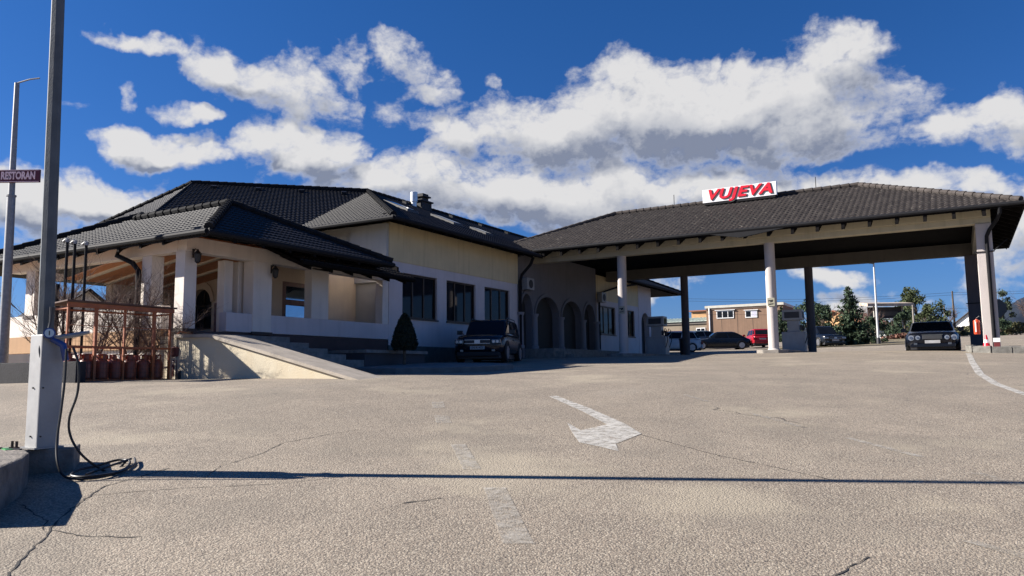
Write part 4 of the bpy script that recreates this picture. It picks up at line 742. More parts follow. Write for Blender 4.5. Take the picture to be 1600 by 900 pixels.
b = MB(); b.tube([gc+Vector((-.02, 0, .04)), gc+Vector((-.03, .02, .12)), gc+Vector((-.02, .03, .26))], [.012, .012, .028], 8); b.build('hook', PD, ca, smooth=True)
def hose(pts, r, name, parent=None, sub=6):
    P_ = [Vector(p) for p in pts]; out_ = []
    for i in range(len(P_)-1):
        p0 = P_[max(i-1, 0)]; p1 = P_[i]; p2 = P_[i+1]; p3 = P_[min(i+2, len(P_)-1)]
        for k in range(sub):
            t = k/sub; out_.append(.5*((2*p1)+(p2-p0)*t+(2*p0-5*p1+4*p2-p3)*t*t+(3*p1-p0-3*p2+p3)*t**3))
    out_.append(P_[-1]); b = MB(); b.tube(out_, r, 8); return b.build(name, BLACK, parent, smooth=True)
gt = gc+hd*.02
hose([gt+Vector((-.06, -.02, .0)), gt+Vector((-.09, -.03, -.02)), gt+Vector((-.07, -.07, -.14)), gt+Vector((-.05, -.06, -.27)), gt+Vector((-.045, -.06, -.36))], .009, 'short_hose', ca)
def G(x, y, dz=.014): return (x, y, gh(x-.405, y+.225)+dz+.035)
def onplinth(x, y): return (x, y, zp+.02)
h1 = gc+hd*.16+Vector((0, 0, -.24)); h2 = gc+hd*.28+Vector((0, 0, -.12))
hose([(-6.95, 4.045, 1.90), (-6.923, 4.028, 1.60), (-6.91, 4.001, 1.318), (-6.89, 3.965, 1.043), (-6.80, 3.93, .858), (-6.72, 3.95, .74), G(-6.62, 4.03), G(-6.50, 4.18), G(-6.60, 4.45), G(-6.85, 4.68, .03), G(-7.02, 4.66, .03), G(-7.02, 4.45), G(-6.93, 4.22, .03), G(-6.76, 4.04, .03), G(-6.58, 4.07, .03), G(-6.48, 4.3, .03), G(-6.66, 4.6, .03), G(-6.95, 4.80, .03)], .0115, 'air_hose', ca)
hose([(-6.917, 4.089, 1.915), (-6.865, 4.12, 1.742), (-6.862, 4.12, 1.484), (-6.898, 4.077, 1.258), (-6.893, 4.09, 1.09), (-6.83, 4.15, .93), (-6.80, 4.28, .80), (-6.82, 4.48, .70), G(-6.88, 4.66, .03), G(-6.95, 4.76, .03), G(-6.85, 4.60, .04), G(-6.72, 4.30, .04), G(-6.66, 4.12, .03)], .0115, 'air_hose', ca)
gs_ = thing('ground_strap', 'yellow green earth strap with two bolts at the foot of the pole', 'earth strap', (-7.50, 3.92, zp))
b = MB(); b.obox((-7.40, 3.80, zp+.012), (.11, -.03, 0), (.012, .04, 0), (0, 0, .006)); b.build('strap', pm('green_yellow_sleeve', (.06, .30, .08), .5), gs_)
for dx in (0, .075):
    b = MB(); b.tube([(-7.40+dx, 3.84, zp), (-7.40+dx, 3.84, zp+.085)], .013, 8).tube([(-7.40+dx, 3.84, zp), (-7.40+dx, 3.84, zp+.03)], .03, 6); b.build('bolt', RUST if False else pm('rusty_bolt', (.05, .03, .025), .8), gs_)
b = MB(); b.obox((-7.30, 3.80, zp+.015), (.09, .02, 0), (0, .012, 0), (0, 0, .008)); b.build('bar', PD, gs_)
hose([(-7.9, 3.55, zp+.12), (-7.65, 3.68, zp+.05), (-7.46, 3.78, zp+.02)], .010, 'earth_cable', gs_)
b = MB(); blk = [(-6.30, 3.10), (-6.95, 3.71), (-7.35, 3.98), (-7.95, 4.22), (-9.0, 3.6), (-8.0, 1.9)]
b.prism(blk, .2, [.90, .925, .93, .94, .94, .92]); o_ = fixnormals(tag(b.build('concrete_block', pm('rough_block_concrete', (.17, .15, .13), .95, .35, 5, 1.0, 30), bevel=.02), 'rough weathered concrete block at the left edge of the foreground', 'concrete block'))

for o_ in [o for o in bpy.data.objects if o.parent is None and o.name.split('.')[0] in ('pole_plinth', 'street_pole', 'air_cabinet', 'ground_strap')]: o_.location += Vector((-.405, .225, -.03))

# ------------------------------------------------------------------ left: low wall, flag pole with sign, gas cage, vents, shrubs
b = MB(); b.obox((-19.0, 9.5, 1.6), (2.7, .30, 0), (-.015, .12, 0), (0, 0, .34)); tag(b.build('low_wall', pm('dark_low_wall', (.016, .016, .02), .9, .3, 4, .5, 30), bevel=.01), 'low dark concrete wall left of the gas cage', 'wall')
fp = thing('sign_pole', 'tall thin steel pole carrying the dark red RESTORAN sign', 'pole', (-21.34, 10.77, 1.4))
base = Vector((-21.34, 10.77, 1.4)); top = Vector((-21.41, 10.73, 9.46))
b = MB(); b.tube([base, base.lerp(top, .62)], [.125, .10], 12); b.tube([base.lerp(top, .62), top], [.08, .06], 12); b.build('shaft', STEEL, fp, smooth=True)
b = MB(); b.tube([base.lerp(top, .67), base.lerp(top, .675)], .14, 12); b.tube([base.lerp(top, .615), base.lerp(top, .62)], .12, 12); b.build('collar', STEEL, fp)
b = MB(); b.tube([top, top+Vector((.30, .17, .10)), top+Vector((.52, .30, .13))], .02, 6); b.build('arm', STEEL, fp)
u_ = Vector((.87, .5, 0)); sc_ = Vector((-21.13, 10.775, 6.88)); n_ = Vector((.5, -.866, 0))
b = MB(); b.obox(sc_, u_*.56, n_*.03, (0, 0, .17)); sg = b.build('sign_board', pm('dark_red_sign', (.10, .012, .025), .5), fp, bevel=.006)
b = MB()
for s in (-1, 1): b.obox(sc_+Vector((0, 0, s*.155))+n_*.032, u_*.55, n_*.002, (0, 0, .008))
b.build('sign_border', pm('sign_pink', (.85, .62, .64), .5), sg)
T_ = Matrix(((u_.x, 0, n_.x, 0), (u_.y, 0, n_.y, 0), (0, 1, 0, 0), (0, 0, 0, 1))); 
text('RESTORAN', .225, pm('sign_pink', (.6, .4, .42)), sg, Matrix.Translation(sc_+n_*.034+u_*.0) @ T_ @ Matrix.Diagonal((.80, 1.22, 1, 1)), 'sign_letters', .002, .010, 0, 1.0)
cg = thing('gas_cage', 'rust red steel mesh cage holding gas cylinders', 'cage', (-17, 11, 1.45))
cx, ya, yc, cw = -16.85, 9.78, 12.32, .55; zA, zC = gh(cx, ya)+.02, gh(cx, yc)+.02; zt = 3.22
def bar(p, q, r=.02, nm='frame_bar', mat=RUST): b = MB(); p = Vector(p); q = Vector(q); d = (q-p); a = d.cross(Vector((0, 0, 1)) if abs(d.normalized().z) < .9 else Vector((1, 0, 0))).normalized(); c = d.normalized().cross(a); b.obox((p+q)/2, d/2, a*r, c*r); return b.build(nm, mat, cg)
ys = [ya, 10.42, 11.12, 11.88, yc]
for i, y in enumerate(ys):
    bar((cx, y, 1.45), (cx, y, zt), .032 if i in (1, 3) else .022, 'post')
for x in (cx-cw-.05,):
    bar((x, ya, 1.45), (x, ya, zt-.06), .02, 'post'); bar((x, yc, 1.45), (x, yc, zt-.06), .02, 'post')
for z in (1.53, 2.28, zt-.05): bar((cx, ya, z), (cx, yc, z), .02, 'rail')
for z in (1.53, 2.28, zt-.1): bar((cx-cw, ya, z), (cx-cw, yc, z), .018, 'rail'); bar((cx-cw, ya, z), (cx, ya, z), .018, 'rail'); bar((cx-cw, yc, z), (cx, yc, z), .018, 'rail')
bar((cx, ya, 2.75), (cx, yc, 2.75), .008, 'rail')
MB().obox((cx-cw/2, (ya+yc)/2, zt+.03), (cw/2+.12, 0, .03), (0, (yc-ya)/2+.1, 0), (0, 0, .015)).build('roof_sheet', pm('rusty_roof_sheet', (.10, .05, .035), .7), cg)
MB().obox((cx+.06, (ya+yc)/2, zt-.02), (.012, 0, 0), (0, (yc-ya)/2+.06, 0), (0, 0, .045)).build('roof_edge', RUST, cg)
b = MB()
for y in np.arange(ya+.05, yc, .075): b.tube([(cx-.005, y, 1.55), (cx-.005, y, zt-.06)], .0032, 4)
for z in np.arange(1.6, zt-.06, .10): b.tube([(cx-.005, ya, z), (cx-.005, yc, z)], .0028, 4)
for x in np.arange(cx-cw+.05, cx, .075): b.tube([(x, yc, 1.55), (x, yc, zt-.1)], .0032, 4); b.tube([(x, ya, 1.55), (x, ya, zt-.1)], .0032, 4)
b.build('wire_mesh', pm('mesh_wire', (.07, .04, .03), .6), cg)
MB().box(cx-cw, cx, ya, yc, 1.42, 1.50).build('floor_tray', pm('rusty_tray', (.06, .04, .035), .8), cg)
BR = pm('red_brown_cylinder_paint', (.20, .045, .025), .45, .35, 7, .05, 60, col2=(.30, .08, .04)); BR2 = pm('orange_cylinder_paint', (.42, .13, .04), .5, .3, 7)
proto = None; kk = 0
lab_ = ['first', 'second', 'third', 'fourth', 'fifth', 'sixth', 'seventh']
for row in (0, 1):
    for i in range(7):
        x = cx-.17-.26*row; y = ya+.22+i*.35+.05*row; z = 1.50
        if proto is None:
            t = thing('gas_cylinder', '', 'gas cylinder', (x, y, z), 0, 'gas cylinders in the rust red cage')
            q = MB(); q.lathe((0, 0, 0), [(.11, 0), (.12, .03), (.125, .05), (.152, .08), (.155, .40), (.145, .45), (.11, .50), (.05, .53), (.03, .535)], 18); q.build('tank', BR, t, world=False, smooth=True)
            q = MB()
            for a0 in (20, 140, 260):
                pts = [(.105*math.cos(R(a0+k*14)), .105*math.sin(R(a0+k*14))) for k in range(6)]
                for k in range(5): q.add([(*pts[k], .47), (*pts[k+1], .47), (*pts[k+1], .62), (*pts[k], .62)], [(0, 1, 2, 3)])
            q.tube([(.105*math.cos(R(k*20)), .105*math.sin(R(k*20)), .62) for k in range(19)], .008, 6); q.build('collar', BR, t, world=False)
            q = MB(); q.tube([(0, 0, .53), (0, 0, .58)], .022, 8).tube([(0, 0, .57), (.05, 0, .57)], .012, 8); q.build('valve', pm('brass', (.5, .35, .12), .35, metal=.8), t, world=False)
            proto = t
        else:
            t = copy_tree(proto); t.location = (x, y, z); t.rotation_euler.z = kk*.7
        t['label'] = 'red brown gas cylinder, %s from the left in the %s row of the cage' % (lab_[i], ('front', 'back')[row]); t['group'] = 'gas cylinders in the rust red cage'; kk += 1
cart = thing('hose_cart', 'small dark red wheeled cart with handle standing right of the gas cage', 'cart', (-16.9, 12.62, 1.5))
b = MB(); b.lathe((-16.95, 12.70, 1.55), [(.15, 0), (.19, .05), (.19, .45), (.15, .5), (.22, .56), (.24, .75), (.18, .8)], 16); b.build('drum', pm('dark_red_drum', (.09, .015, .015), .5), cart, smooth=True)
b = MB(); b.tube([(-16.65, 12.78, 1.55), (-16.65, 12.80, 2.65), (-16.9, 12.66, 2.72), (-16.95, 12.60, 2.65)], .018, 6); b.build('handle', RUST, cart)
for s in (-.0, .28): b = MB(); b.tube([(-16.72, 12.62+s, 1.62), (-16.66, 12.60+s, 1.62)], .14, 16); b.build('wheel', BLACK, cart)
for k, (x, y, h, l) in enumerate(((-18.97, 10.90, 4.93, 'left'), (-18.88, 11.04, 4.90, 'middle'), (-18.75, 11.25, 4.88, 'right'))):
    t = thing('vent_pipe', 'thin dark vent pipe with metal cowl behind the cage, %s of three' % l, 'vent pipe', (x, y, 1.4), 0, 'vent pipes behind the gas cage')
    b = MB(); b.tube([(x, y, 1.4), (x, y, h)], .035, 8); b.build('pipe', GUT, t, smooth=True)
    b = MB(); b.tube([(x, y, h), (x, y, h+.07), (x-.04, y-.03, h+.10)], [.05, .055, .03], 8).tube([(x-.09, y-.05, h+.02), (x-.02, y-.01, h+.09)], .035, 8); b.build('cowl', STEEL, t, smooth=True)
t = thing('valve_pipe', 'short dark pipe stub behind the left corner of the gas cage', 'pipe', (-19.2, 10.85, 1.4)); b = MB(); b.tube([(-19.2, 10.85, 1.4), (-19.2, 10.85, 3.9)], .05, 8); b.build('pipe', GUT, t); b = MB(); b.box(-19.27, -19.13, 10.78, 10.92, 3.3, 3.45); b.build('flange', GUT, t)

def bare_tree(name, label, cat, base, height, seed, spread=.5, r0=.05, depth=5, kids=3, multi=1, group=None, mat=TWIG, lean=0, twist=.0):
    rr = random.Random(seed); t = thing(name, label, cat, base, 0, group); tr = MB(); tw = MB()
    def grow(p, d, ln, r, lev):
        pts = [p]; n = 3; dd = d.copy()
        for k in range(n):
            dd = (dd+Vector((rr.uniform(-1, 1), rr.uniform(-1, 1), rr.uniform(-.3, .7)))*.16).normalized(); pts.append(pts[-1]+dd*ln/n)
        (tr if lev < 2 else tw).tube(pts, [r*(1-.45*k/n) for k in range(n+1)], 6 if lev < 2 else 4 if lev < 4 else 3, caps=False)
        if lev >= depth: return
        for k in range(kids + (1 if lev > 1 else 0)):
            at_ = rr.uniform(.35, 1) if k else 1; q = pts[min(n, int(at_*n))]
            nd = (dd + Vector((rr.uniform(-1, 1), rr.uniform(-1, 1), rr.uniform(-.25, .5)))*spread*1.5).normalized()
            grow(q, nd, ln*rr.uniform(.55, .85), r*.55, lev+1)
    for k in range(multi):
        a = rr.uniform(0, 6.28); d = Vector((math.cos(a)*spread*.7*(multi > 1), math.sin(a)*spread*.7*(multi > 1), 1)).normalized()
        grow(Vector((math.cos(a)*.1*(multi > 1), math.sin(a)*.1*(multi > 1), 0)), d, height*.42, r0, 0)
    tr.build('trunk', mat, t, world=False, smooth=True); tw.build('crown', mat, t, world=False); return t
bare_tree('bare_shrub', 'tall leafless shrub rising behind the gas cage at its left half', 'shrub', (-18.3, 11.1, 1.45), 2.7, 3, .6, .035, 5, 3, 3, 'leafless shrubs behind the gas cage')
bare_tree('bare_shrub', 'dense leafless shrub behind the right half of the gas cage', 'shrub', (-18.0, 12.3, 1.45), 2.5, 8, .7, .04, 5, 3, 3, 'leafless shrubs behind the gas cage')
bare_tree('bare_shrub', 'leafless shrub against the porch base wall by the downpipe', 'shrub', (-18.9, 12.7, 1.45), 2.9, 12, .6, .04, 5, 3, 3, 'leafless shrubs behind the gas cage')
bare_tree('bare_shrub', 'leafless shrub between the steel poles and the left porch column', 'shrub', (-21.2, 12.0, 1.4), 3.3, 15, .55, .04, 5, 3, 3, 'leafless shrubs behind the gas cage')

def crown(pts, mat, parent, name='crown', size=.1, seed=0):
    """leaf-sized tilted faces at the given points"""
    rr = np.random.RandomState(seed); n = len(pts); P0 = np.array(pts)
    a = rr.normal(size=(n, 3)); a /= np.linalg.norm(a, axis=1)[:, None]; c = rr.normal(size=(n, 3)); c = np.cross(a, c); c /= np.linalg.norm(c, axis=1)[:, None]
    s = size*rr.uniform(.6, 1.4, (n, 1)); V_ = np.stack([P0-a*s-c*s*.35, P0+a*s-c*s*.35, P0+a*s*.6+c*s*.5, P0-a*s*.6+c*s*.5], 1).reshape(-1, 3)
    b = MB(); b.v = V_.tolist(); b.f = [(4*i, 4*i+1, 4*i+2, 4*i+3) for i in range(n)]; return b.build(name, mat, parent, world=False)
def topiary(x, y, z, h, r, label):
    t = thing('cypress_shrub', label, 'shrub', (x, y, z)); rr = random.Random(5); pts = []
    for k in range(9000):
        u = rr.random()**.8; rad = r*min(1, .80+1.3*u)*min(1, ((1-u)*1.22))**.62*(.90+.10*rr.random()); a = rr.uniform(0, 6.283); q = rad*rr.uniform(.62, 1.06)**.6
        pts.append((q*math.cos(a), q*math.sin(a), .08+h*u))
    crown(pts, DKLEAF, t, size=.035)
    b = MB(); b.lathe((0, 0, .1), [(r*.5, 0), (r*.78, h*.12), (r*.78, h*.35), (r*.55, h*.65), (r*.1, h*.93)], 16); b.build('inner_branches', pm('inner_dark_twigs', (.008, .012, .007), .95), t, world=False)
    b = MB(); b.tube([(0, 0, -.75), (0, 0, .3)], .05, 8); b.build('trunk', BARK, t, world=False); return t
topiary(-15.35, 19.75, 2.28, 1.17, .44, 'dark clipped cone shaped cypress standing in front of the terrace'); 

# ------------------------------------------------------------------ vehicles
GLC = glassmat('car_glass', (.008, .010, .014), .03); TYRE = pm('tyre_rubber', (.012, .012, .012), .85, .2, 30, obj=True); RIM = pm('alloy_rim', (.38, .38, .40), .35, .1, 6, metal=.8, obj=True)
CHROME = pm('chrome', (.35, .35, .38), .25, .05, 4, metal=1, obj=True); HL = pm('headlight_glass', (.10, .11, .13), .12, .2, 9, metal=.5, obj=True); PLATE = pm('plate_white', (.34, .34, .35), .4, obj=True); TLR = pm('tail_light_red', (.30, .01, .01), .2, obj=True)
def paint(nm, c): return pm(nm, c, .22, .08, 2, coat=.15, spec=.3, obj=True)
def car(name, label, cat, x, y, heading, L_, Wd, H, mat, prof, group=None, belt=.95, ws=(.32, .42), rw=(.80, .95), rails=False, lights='pair', z=None, wr=.33, details=True, cladding=None, platetxt=None, roofw=.76):
    """heading = angle of the nose in world; local x forward. prof = list of (x/L from the rear, body top z)"""
    z = gh(x, y) if z is None else z
    t = thing(name, label, cat, (x, y, z), heading, group); hw = Wd/2; gc_ = .20 if H < 1.6 else .26
    xs = np.linspace(0, 1, 25); tops = np.interp(xs, [p[0] for p in prof], [p[1] for p in prof]); b = MB(); ring = []
    for u, zt_ in zip(xs, tops):
        tp = 1-.26*max(0, (abs(u-.5)-.34)/.16)**2.0; w = hw*tp; zb = gc_+.10*max(0, (abs(u-.5)-.42)/.08)
        X = (u-.5)*L_ + (0 if .02 < u < .98 else 0)
        half = [(w*.80, zb), (w*.97, zb+.06), (w, zb+.25), (w*1.0, (zb+zt_)/2+.05), (w*.965, zt_-.10), (w*.90, zt_-.02), (w*.6, zt_+.02)]
        ring.append([(X, -a, c) for a, c in half] + [(X, a, c) for a, c in half[::-1]])
    vs = [p for r_ in ring for p in r_]; m_ = len(ring[0]); fs = []
    for i in range(len(ring)-1): fs += [(i*m_+j, (i+1)*m_+j, (i+1)*m_+(j+1) % m_, i*m_+(j+1) % m_) for j in range(m_)]
    fs += [tuple(range(m_)), tuple((len(ring)-1)*m_+j for j in range(m_))[::-1]]
    b.add(vs, fs); body = fixnormals(b.build('body', mat, t, world=False, smooth=True)); sd = body.modifiers.new('round', 'SUBSURF'); sd.levels = 2; sd.render_levels = 2
    # cabin: windscreen base/top, rear top/base
    xf0 = (1-ws[0]-.5)*L_; xf1 = (1-ws[1]-.5)*L_; xr1 = (1-rw[0]-.5)*L_; xr0 = (1-rw[1]-.5)*L_
    zb = belt-.03; bw = hw*.90; rw_ = hw*roofw
    c = MB(); bot = [(xf0, bw*.93), (xr0, bw*.90)]; 
    pts = []; lev = ((0, zb), (.55, zb+(H-zb)*.55), (.93, H-.045), (1, H))
    P8 = []
    for f_, zz in lev:
        ff = f_ if f_ < 1 else 1; ins = .0 if f_ < 1 else .10
        xa = xf0+(xf1-xf0)*ff-ins; xb = xr0+(xr1-xr0)*ff+ins; wv = bw+(rw_-bw)*(ff)-(.10 if f_ == 1 else 0)
        P8.append([(xa, wv*.90, zz), (xa-.28*(xa-xb)*.5, wv, zz), (xb+.2*(xa-xb)*.5, wv, zz), (xb, wv*.88, zz), (xb, -wv*.88, zz), (xb+.2*(xa-xb)*.5, -wv, zz), (xa-.28*(xa-xb)*.5, -wv, zz), (xa, -wv*.90, zz)])
    vs = [p for r_ in P8 for p in r_]; fs = []
    for i in range(3): fs += [(i*8+j, i*8+(j+1) % 8, (i+1)*8+(j+1) % 8, (i+1)*8+j) for j in range(8)]
    fs.append(tuple(24+j for j in range(8)))
    c.add(vs, fs); fixnormals(c.build('cabin', mat, t, world=False, smooth=True, bevel=.045, seg=3))
    def quadglass(nm, A, B_, C_, D_, m=.07, m2=None, dn=.008):
        A, B_, C_, D_ = map(Vector, (A, B_, C_, D_)); m2 = m2 or m
        f = lambda u, v: (A*(1-u)+B_*u)*(1-v)+(D_*(1-u)+C_*u)*v
        nrm = (B_-A).cross(D_-A).normalized(); ctr = (A+B_+C_+D_)/4
        if nrm.dot(ctr-Vector((0, 0, .6))) < 0: nrm = -nrm
        q = MB(); vv = [f(u, v)+nrm*dn for u, v in ((m, m2), (1-m, m2), (1-m, 1-m2), (m, 1-m2))]; q.add(vv+[p-nrm*.02 for p in vv], [(0, 1, 2, 3), (7, 6, 5, 4), (0, 4, 5, 1), (1, 5, 6, 2), (2, 6, 7, 3), (3, 7, 4, 0)])
        return fixnormals(q.build(nm, GLC, t, world=False))
    lo = P8[0]; hi = P8[2]
    mid = lambda a, bb, k: tuple(Vector(a).lerp(Vector(bb), k))
    quadglass('windscreen', lo[0], lo[7], hi[7], hi[0], .03, .05); quadglass('rear_window', lo[3], lo[4], hi[4], hi[3], .06, .12)
    for s_, (i0, i1, i2, i3) in ((1, (0, 1, 2, 3)), (-1, (7, 6, 5, 4))):
        fa, fb, fc, fe = lo[i0], lo[i1], lo[i2], lo[i3]; ta, tb, tcc, te = hi[i0], hi[i1], hi[i2], hi[i3]
        quadglass('side_window', fb, mid(fb, fc, .48), mid(tb, tcc, .48), tb, .02, .10); quadglass('side_window', mid(fb, fc, .52), fc, tcc, mid(tb, tcc, .52), .02, .10)
        quadglass('side_window', fa, fb, tb, ta, .12, .12); quadglass('side_window', fc, fe, te, tcc, .1, .16)
        # mirror, wheels
        q = MB(); q.obox((fb[0]+.25, s_*(hw+.08), belt+.08), (.05, 0, 0), (0, .10, 0), (0, 0, .075)); q.tube([(fb[0]+.25, s_*hw*.9, belt+.02), (fb[0]+.25, s_*(hw+.04), belt+.05)], .02, 6); q.build('mirror', mat, t, world=False, bevel=.025)
        for xw in (L_*.5-.85, -L_*.5+.80):
            q = MB(); yy = s_*(hw-.10); q.tube([(xw, yy-.11, wr), (xw, yy+.11, wr)], wr, 24); w_ = q.build('wheel', TYRE, t, world=False, smooth=True, bevel=.02)
            q = MB(); q.tube([(xw, yy+s_*.105, wr), (xw, yy+s_*.118, wr)], wr*.66, 20); 
            for k in range(5):
                a = k*math.tau/5; q.obox((xw+math.cos(a)*wr*.33, yy+s_*.125, wr+math.sin(a)*wr*.33), (math.cos(a)*wr*.3, 0, math.sin(a)*wr*.3), (0, .006, 0), (-math.sin(a)*.03, 0, math.cos(a)*.03))
            q.build('rim', RIM, w_, world=False)
            q = MB(); pa = [(xw+math.cos(R(a))*(wr+.05), wr+math.sin(R(a))*(wr+.05)) for a in range(-10, 191, 20)]
            for k in range(len(pa)-1): q.tube([(pa[k][0], s_*(hw-.01), pa[k][1]), (pa[k+1][0], s_*(hw-.01), pa[k+1][1])], .028, 6)
            q.build('wheel_arch', cladding or mat, t, world=False, smooth=True)
        q = MB(); q.box(-.25, .12, s_*(hw)-.0-.008, s_*(hw)+.008, belt-.22, belt-.19); q.build('door_handle', mat, t, world=False)
    xn = L_/2; hz = tops[-1]
    q = MB(); q.box(-L_*.46, L_*.46, -hw*.82, hw*.82, .13, .34); q.build('underbody', PD, t, world=False)
    if lights == 'twin':
        for s_ in (-1, 1):
            for k, (yy, rr_) in enumerate(((hw*.78, .105), (hw*.53, .085))):
                q = MB(); q.tube([(xn-.12, s_*yy, hz-.12), (xn-.01-.05*(k == 0), s_*yy, hz-.12)], rr_, 18); hl = q.build('headlight', pm('round_headlight_glass', (.28, .30, .34), .15, .2, 9, metal=.5, obj=True), t, world=False, smooth=True)
                q = MB(); q.tube([(xn-.01-.05*(k == 0), s_*yy, hz-.12), (xn+.004-.05*(k == 0), s_*yy, hz-.12)], rr_*.5, 12); q.build('bulb', CHROME, hl, world=False)
        q = MB(); q.obox((xn-.0, 0, hz-.10), (.02, 0, 0), (0, hw*.36, 0), (0, 0, .085)); gr = q.build('grille', PD, t, world=False, bevel=.01)
        q = MB()
        for k in range(4): q.box(xn+.02, xn+.026, -hw*.34, hw*.34, hz-.165+k*.04, hz-.157+k*.04)
        q.build('grille_bars', STEELD, gr, world=False); q = MB(); q.box(xn+.005, xn+.03, -hw*.38, hw*.38, hz-.022, hz-.008); q.build('grille_trim', STEELD, gr, world=False)
        pzz = .42
    else:
        for s_ in (-1, 1):
            q = MB(); q.obox((xn-.06, s_*hw*.72, hz-.13), (.07, 0, 0), (0, hw*.18, 0), (0, 0, .085)); hl = q.build('headlight', HL, t, world=False, bevel=.03)
            for dy in (-.08, .06): q = MB(); q.tube([(xn+.005, s_*hw*.72+dy, hz-.13), (xn+.016, s_*hw*.72+dy, hz-.13)], .05, 12); q.build('bulb', CHROME, hl, world=False)
        q = MB(); q.obox((xn, 0, hz-.13), (.02, 0, 0), (0, hw*.50, 0), (0, 0, .07)); gr = q.build('grille', PD, t, world=False, bevel=.01)
        q = MB(); q.box(xn+.02, xn+.03, -hw*.5, hw*.5, hz-.075, hz-.058).box(xn+.02, xn+.03, -hw*.5, hw*.5, hz-.20, hz-.183); q.obox((xn+.028, 0, hz-.13), (.01, 0, 0), (0, .10, 0), (0, 0, .055)); q.build('grille_trim', CHROME, gr, world=False)
        pzz = .50 if H > 1.55 else .42
    q = MB(); q.obox((xn+.012, 0, pzz), (.008, 0, 0), (0, .26, 0), (0, 0, .058)); pl_ = q.build('number_plate', PLATE, t, world=False)
    if platetxt:
        Tm = Matrix.Translation((xn+.022, 0, pzz)) @ Matrix(((0, 0, 1, 0), (1, 0, 0, 0), (0, 1, 0, 0), (0, 0, 0, 1)))
        tx = text(platetxt, .10, INK, pl_, Matrix.Translation(ORG[t.name]) @ Tm, 'plate_characters', .001, .002)
    q = MB(); q.obox((-xn-.004, 0, .62), (.008, 0, 0), (0, .26, 0), (0, 0, .058)); q.build('number_plate', PLATE, t, world=False)
    q = MB(); q.obox((xn-.04, 0, .28), (.06, 0, 0), (0, hw*.82, 0), (0, 0, .08)); q.build('front_bumper', cladding or mat, t, world=False, bevel=.03)
    q = MB(); q.obox((-xn+.03, 0, .42), (.06, 0, 0), (0, hw*.84, 0), (0, 0, .13)); q.build('rear_bumper', cladding or mat, t, world=False, bevel=.03)
    for s_ in (-1, 1):
        q = MB(); q.obox((xn+.005, s_*hw*.62, .40 if H > 1.55 else .34), (.02, 0, 0), (0, .06, 0), (0, 0, .04)); q.build('fog_light', HL, t, world=False, bevel=.01)
        q = MB(); q.obox((-xn+.03, s_*hw*.82, tops[0]-.14), (.05, 0, 0), (0, .09, 0), (0, 0, .11)); q.build('tail_light', TLR, t, world=False, bevel=.02)
        if rails: q = MB(); q.tube([(xf1-.2, s_*rw_*.92, H), (xf1-.3, s_*rw_*.92, H+.06), (xr1+.3, s_*rw_*.92, H+.06), (xr1+.15, s_*rw_*.92, H)], .018, 6); q.build('roof_rail', STEELD, t, world=False)
    return t
SUVP = [(0, .80), (.03, .98), (.1, 1.02), (.68, 1.04), (.74, 1.02), (.93, .95), (.975, .90), (1, .84)]
SEDP = [(0, .72), (.03, .88), (.2, .93), (.66, .92), (.72, .90), (.93, .80), (.975, .76), (1, .70)]
HATP = [(0, .80), (.03, .92), (.2, .95), (.70, .95), (.76, .92), (.94, .82), (.98, .78), (1, .72)]
CLAD = pm('black_plastic_cladding', (.012, .012, .013), .7, obj=True)
sx, sy = W(-.80, 29.1)
car('suv', 'dark blue SUV with roof rails and chrome grille bars parked in front of the arcade', 'car', sx, sy, math.atan2(-.935, .335), 4.3, 1.82, 1.60, paint('dark_navy_paint', (.006, .008, .016)), SUVP, belt=1.03, ws=(.30, .42), rw=(.90, .98), rails=True, wr=.35, cladding=CLAD, platetxt='J70-K-432', roofw=.80)
sx, sy = W(17.2, 31.6); d = Vector((-.50, -.866))
car('sedan', 'black sedan facing the camera with twin round headlights driving out under the canopy', 'car', sx, sy, math.atan2(-17.2*.5-31.6*.866, -17.2*.866+31.6*.5), 4.6, 1.86, 1.30, paint('black_car_paint', (.004, .005, .009)), SEDP, belt=.86, ws=(.30, .44), rw=(.72, .88), lights='twin', platetxt='A12-J-345' if False else None, wr=.31, z=gh(sx, sy)-.10)
bl = paint('dark_blue_car_paint', (.006, .009, .016))
sx, sy = W(16.7, 62.0); car('sedan', 'long dark saloon car seen from the side, parked behind the canopy', 'car', sx, sy, math.atan2(-.42, -.90), 4.7, 1.8, 1.42, bl, SEDP, belt=.92, ws=(.28, .42), rw=(.72, .93))
sx, sy = W(16.0, 67.0); car('parked_car', 'blue grey saloon half hidden behind the long dark saloon', 'car', sx, sy, math.atan2(-.70, -.72), 4.5, 1.76, 1.46, paint('blue_grey_car_paint', (.10, .13, .15)), SEDP, belt=.92, ws=(.28, .42), rw=(.72, .93), z=gh(sx, sy)+.15)
sx, sy = W(11.6, 56.0); car('hatchback', 'silver hatchback standing behind the fuel pump by the far arch', 'car', sx, sy, math.atan2(-.55, -.83), 4.1, 1.74, 1.52, paint('silver_car_paint', (.60, .60, .60)), HATP, belt=.95, ws=(.24, .42), rw=(.88, .98))
sx, sy = W(21.0, 66.0); car('hatchback', 'red hatchback seen from behind next to the long dark saloon', 'car', sx, sy, math.atan2(.75, -.35), 4.0, 1.7, 1.48, paint('red_car_paint', (.28, .01, .02)), HATP, belt=.95, ws=(.24, .42), rw=(.88, .98), z=gh(sx, sy)+.05)
sx, sy = W(22.9, 57.0); car('hatchback', 'black hatchback partly hidden behind the rear canopy column', 'car', sx, sy, math.atan2(-.75, .5), 4.1, 1.75, 1.52, bl, HATP, belt=.95, ws=(.24, .42), rw=(.88, .98))
